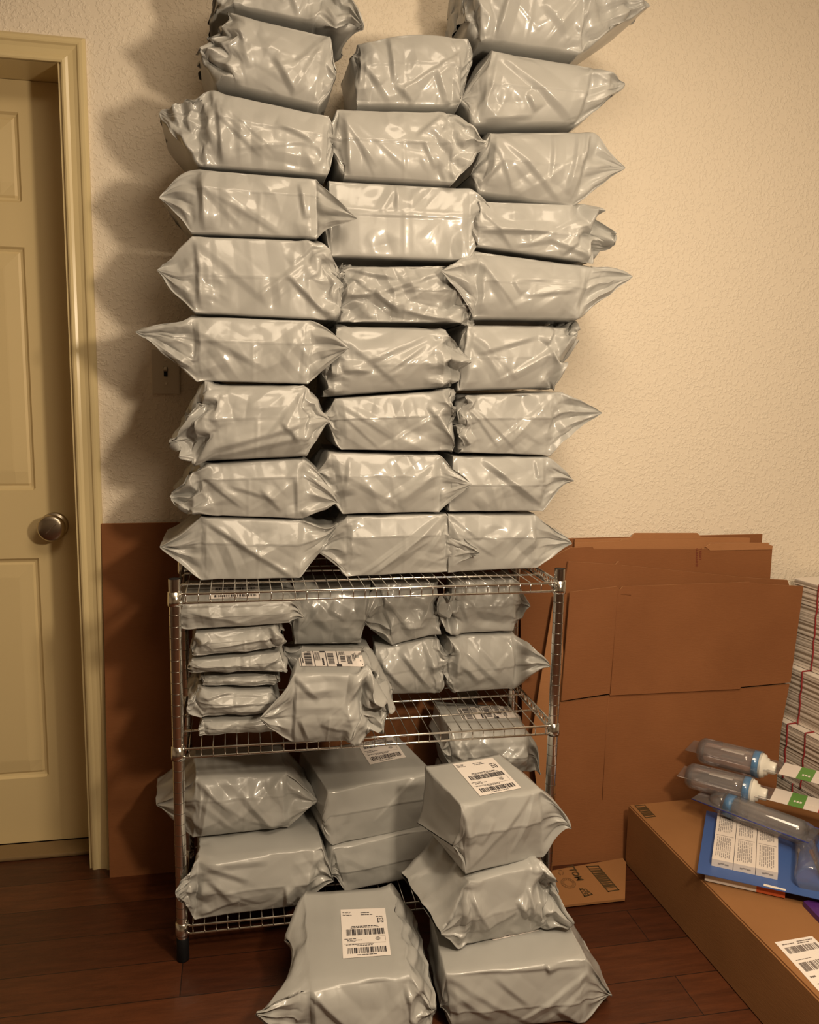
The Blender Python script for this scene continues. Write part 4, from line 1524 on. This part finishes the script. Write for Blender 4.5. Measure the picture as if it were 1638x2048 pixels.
def bottle_pack(label, E, Nn, R, sheet_l, sheet_r, back, fwd, has_card, edge_mat, rev=False):
    """clear clamshell: flange sheet at the bottle's mid plane, bottle with blue band and white stepped neck, printed card beyond"""
    E, Nn = np.array(E), np.array(Nn)
    a, bb, n = frame(E, Nn)
    Ln = float(np.linalg.norm(Nn - E))
    t = empty('bottle_blister_pack', tuple(E))
    tag(t, label, 'blister pack', 'clear bottle packs on the long carton')

    def p(u, v_, h=0.0):
        return E + a * u + bb * v_ + n * h
    bm = bmesh.new()
    add_slab(bm, [p(-back, -sheet_r), p(Ln + fwd, -sheet_r), p(Ln + fwd, sheet_l), p(-back, sheet_l)], n, .0006)
    # moulded shell round the bottle
    lathe(bm, E, a, [(-.004, .004), (0, R * .75), (.012, R * 1.04), (Ln * .66, R * 1.06), (Ln * .70, R * 1.09), (Ln * .82, R * 1.09), (Ln * .83, R * .95)], 32)
    put(bm_obj('plastic_shell', bm, M_CLEAR, smooth=False), t)
    bm = bmesh.new()
    e0 = p(-back, -sheet_r, .0003)
    add_tube(bm, [e0, p(Ln + fwd, -sheet_r, .0003)], .0009, 6)
    if rev:
        add_tube(bm, [p(-back, sheet_l, .0003), p(Ln + fwd, sheet_l, .0003)], .0014, 6)
    put(bm_obj('sheet_edge', bm, edge_mat), t)
    bm = bmesh.new()
    lathe(bm, E, a, [(.006, .003), (.008, R * .80), (.018, R * .93), (Ln * .62, R * .95), (Ln * .71, R * .96)], 28)
    put(bm_obj('bottle', bm, M_CLEAR), t)
    bm = bmesh.new()
    lathe(bm, E, a, [(Ln * .72, R * .98), (Ln * .722, R * 1.03), (Ln * .80, R * 1.03), (Ln * .802, R * .98)], 32)
    put(bm_obj('blue_band', bm, M_BLUE, smooth=False), t)
    bm = bmesh.new()
    lathe(bm, E, a, [(Ln * .80, R * .97), (Ln * .83, R * .97), (Ln * .84, R * .90), (Ln * .865, R * .88), (Ln * .875, R * .70), (Ln * .905, R * .66), (Ln * .91, R * .50), (Ln * .99, R * .46), (Ln, R * .44), (Ln * 1.0, R * .36), (Ln * .94, R * .34)] if not rev else [(Ln * .80, R * .97), (Ln * .86, R * .97), (Ln * .92, R * .85), (Ln * .97, R * .55), (Ln * 1.0, R * .1)], 32)
    put(bm_obj('bottle_neck' if not rev else 'clear_cap', bm, M_CAP if not rev else M_CLEAR), t)
    if has_card:
        w0, w1 = -.030, .050
        bm = bmesh.new()
        L0 = Ln + .012
        for (u0, u1, mi) in ((L0, L0 + .042, 0), (L0 + .042, L0 + .078, 1), (L0 + .078, L0 + .112, 0), (L0 + .112, L0 + .16, has_card), (L0 + .16, L0 + .26, 0)):
            add_slab(bm, [p(u0, w0, .0012), p(u1, w0, .0012), p(u1, w1, .0012), p(u0, w1, .0012)], n, .0012, mi)
        for q in (L0 + .052, L0 + .088):
            for k in range(3):
                add_quad(bm, [p(q + k * .007, -.006, .0028), p(q + k * .007 + .005, -.006, .0028), p(q + k * .007 + .005, .004, .0028), p(q + k * .007, .004, .0028)], 3)
        put(bm_obj('printed_card', bm, [M_CARDW, M_GREEN, M_RED, M_WHITE, M_CARDW]), t)
        bm = bmesh.new()
        add_slab(bm, [p(.055, .012, .010), p(.115, .012, .010), p(.115, .034, .010), p(.055, .034, .010)], n, .0008)
        put(bm_obj('paper_insert', bm, M_CARDW), t)
    return t


HA, HB = .336, .287
bottle_pack('topmost clear bottle pack lying on the long carton, green block on its card', at(1398, 1499, 2, HA), at(1552, 1538, 2, HA), .034, .055, .028, .03, .30, 4, M_CLEAR)
bottle_pack('middle clear bottle pack of the pile, red and green card under its neck', at(1374, 1549, 2, HB), at(1534, 1590, 2, HB), .033, .050, .026, .02, .30, 2, M_CARDW)
bottle_pack('lowest clear bottle pack of the pile, blue edged, its clear cap to the left', at(1612, 1668, 2, .250), at(1418, 1596, 2, .252), .029, .040, .050, .02, .03, False, M_BLUEE, rev=True)

# blue card pack with three white cartons
def dpt(u, v_, h=0.0):
    return np.array(at(u, v_, 2, .2005)) + np.array([0, 0, h])


t = empty('carton_blister_pack', tuple(at(1500, 1700, 2, .176)))
tag(t, 'blue carded pack with three small white cartons and a clear bottle shell', 'blister pack')
QD = [dpt(1413, 1622), dpt(1655, 1675), dpt(1668, 1806), dpt(1394, 1746)]
bm = bmesh.new()
add_slab(bm, [QD[0], QD[3], QD[2], QD[1]], (0, 0, 1), .0012)
bmesh.ops.recalc_face_normals(bm, faces=bm.faces)
put(bm_obj('backing_card', bm, M_BLUEC), t)
rg_ = random.Random(3)
M_SMALL = simple('small_print', (0.30, 0.27, 0.26), 0.6)
for k in range(3):
    s0, s1 = .10 + k * .168, .10 + k * .168 + .164
    h = .018
    base = [qd(QD, s0, .06), qd(QD, s0, .86), qd(QD, s1, .86), qd(QD, s1, .06)]
    base = [q + np.array([0, 0, .0014]) for q in base]
    bm = bmesh.new()
    add_slab(bm, base, (0, 0, 1), h)
    bmesh.ops.recalc_face_normals(bm, faces=bm.faces)
    topq = [base[0], base[3], base[2], base[1]]
    topq = [q + np.array([0, 0, h + .0004]) for q in topq]
    for (v0, v1) in ((.06, .45), (.53, .95)):
        for c in range(8):
            s_ = .14 + c * .09
            x = v0 + .02
            while x < v1 - .03:
                ww = rg_.uniform(.03, .10)
                f = add_quad(bm, [qd(topq, s_, x), qd(topq, s_, min(x + ww, v1)), qd(topq, s_ + .045, min(x + ww, v1)), qd(topq, s_ + .045, x)], 1)
                x += ww + .015
        for (a0, a1, b0, b1) in ((.08, .92, v0 - .012, v0 - .004),):
            add_quad(bm, [qd(topq, a0, b0), qd(topq, a0, b1), qd(topq, a1, b1), qd(topq, a1, b0)], 1)
    fr = [base[1], base[2], base[2] + np.array([0, 0, h]), base[1] + np.array([0, 0, h])]
    dd = np.cross(fr[1] - fr[0], (0, 0, 1.0))
    dd = dd / np.linalg.norm(dd) * .0005
    for r in ((.3, .4, .42, .6), (.42, .5, .60, .66), (.62, .42, .8, .6)):
        add_quad(bm, [qd(fr, r[0], r[1]) + dd, qd(fr, r[2], r[1]) + dd, qd(fr, r[2], r[3]) + dd, qd(fr, r[0], r[3]) + dd], 1)
    put(bm_obj('small_carton', bm, [M_CARDW, M_SMALL]), t)
# clear moulded bottle shell on the right of the card
c1, c2 = qd(QD, .80, .10), qd(QD, .84, .90)
a, bb, n = frame(c1, c2)
ln = float(np.linalg.norm(c2 - c1))
bm = bmesh.new()
lathe(bm, c1 + np.array([0, 0, .022]), a, [(0, .012), (.004, .026), (.02, .032), (.035, .034), (.045, .030), (.055, .024), (.07, .023), (.10, .026), (ln * .85, .034), (ln * .97, .036), (ln, .030)], 32)
put(bm_obj('bottle_shell', bm, M_CLEAR), t)
bm = bmesh.new()
for s0, s1, mi in ((.06, .25, 0), (.25, .45, 0), (.45, .66, 1)):
    q = [qd(QD, s0, .80), qd(QD, s0, .955), qd(QD, s1, .955), qd(QD, s1, .80)]
    add_slab(bm, [p_ + np.array([0, 0, -.0225]) for p_ in q], (0, 0, 1), .020, mi)
bmesh.ops.recalc_face_normals(bm, faces=bm.faces)
put(bm_obj('under_carton', bm, [M_CARDW, M_ORANGE]), t)
bm = bmesh.new()
q = [qd(QD, .50, .955), qd(QD, .50, .985), qd(QD, .66, .99), qd(QD, .66, .965)]
add_quad(bm, [p_ + np.array([0, 0, .0018]) for p_ in q])
put(bm_obj('printed_strip', bm, M_WHITE), t)

# purple packet under the pile, only a corner in view
q = [at(u, v_, 2, BH + .001) for u, v_ in ((1606, 1812), (1660, 1800), (1700, 1880), (1650, 1858))]
bm = bmesh.new()
add_slab(bm, [q[0], q[3], q[2], q[1]], (0, 0, 1), .012)
bmesh.ops.recalc_face_normals(bm, faces=bm.faces)
o = bm_obj('purple_packet', bm, M_PURPLE)
tag(o, 'purple packet on the long carton, only its corner in view at the right edge', 'packet')
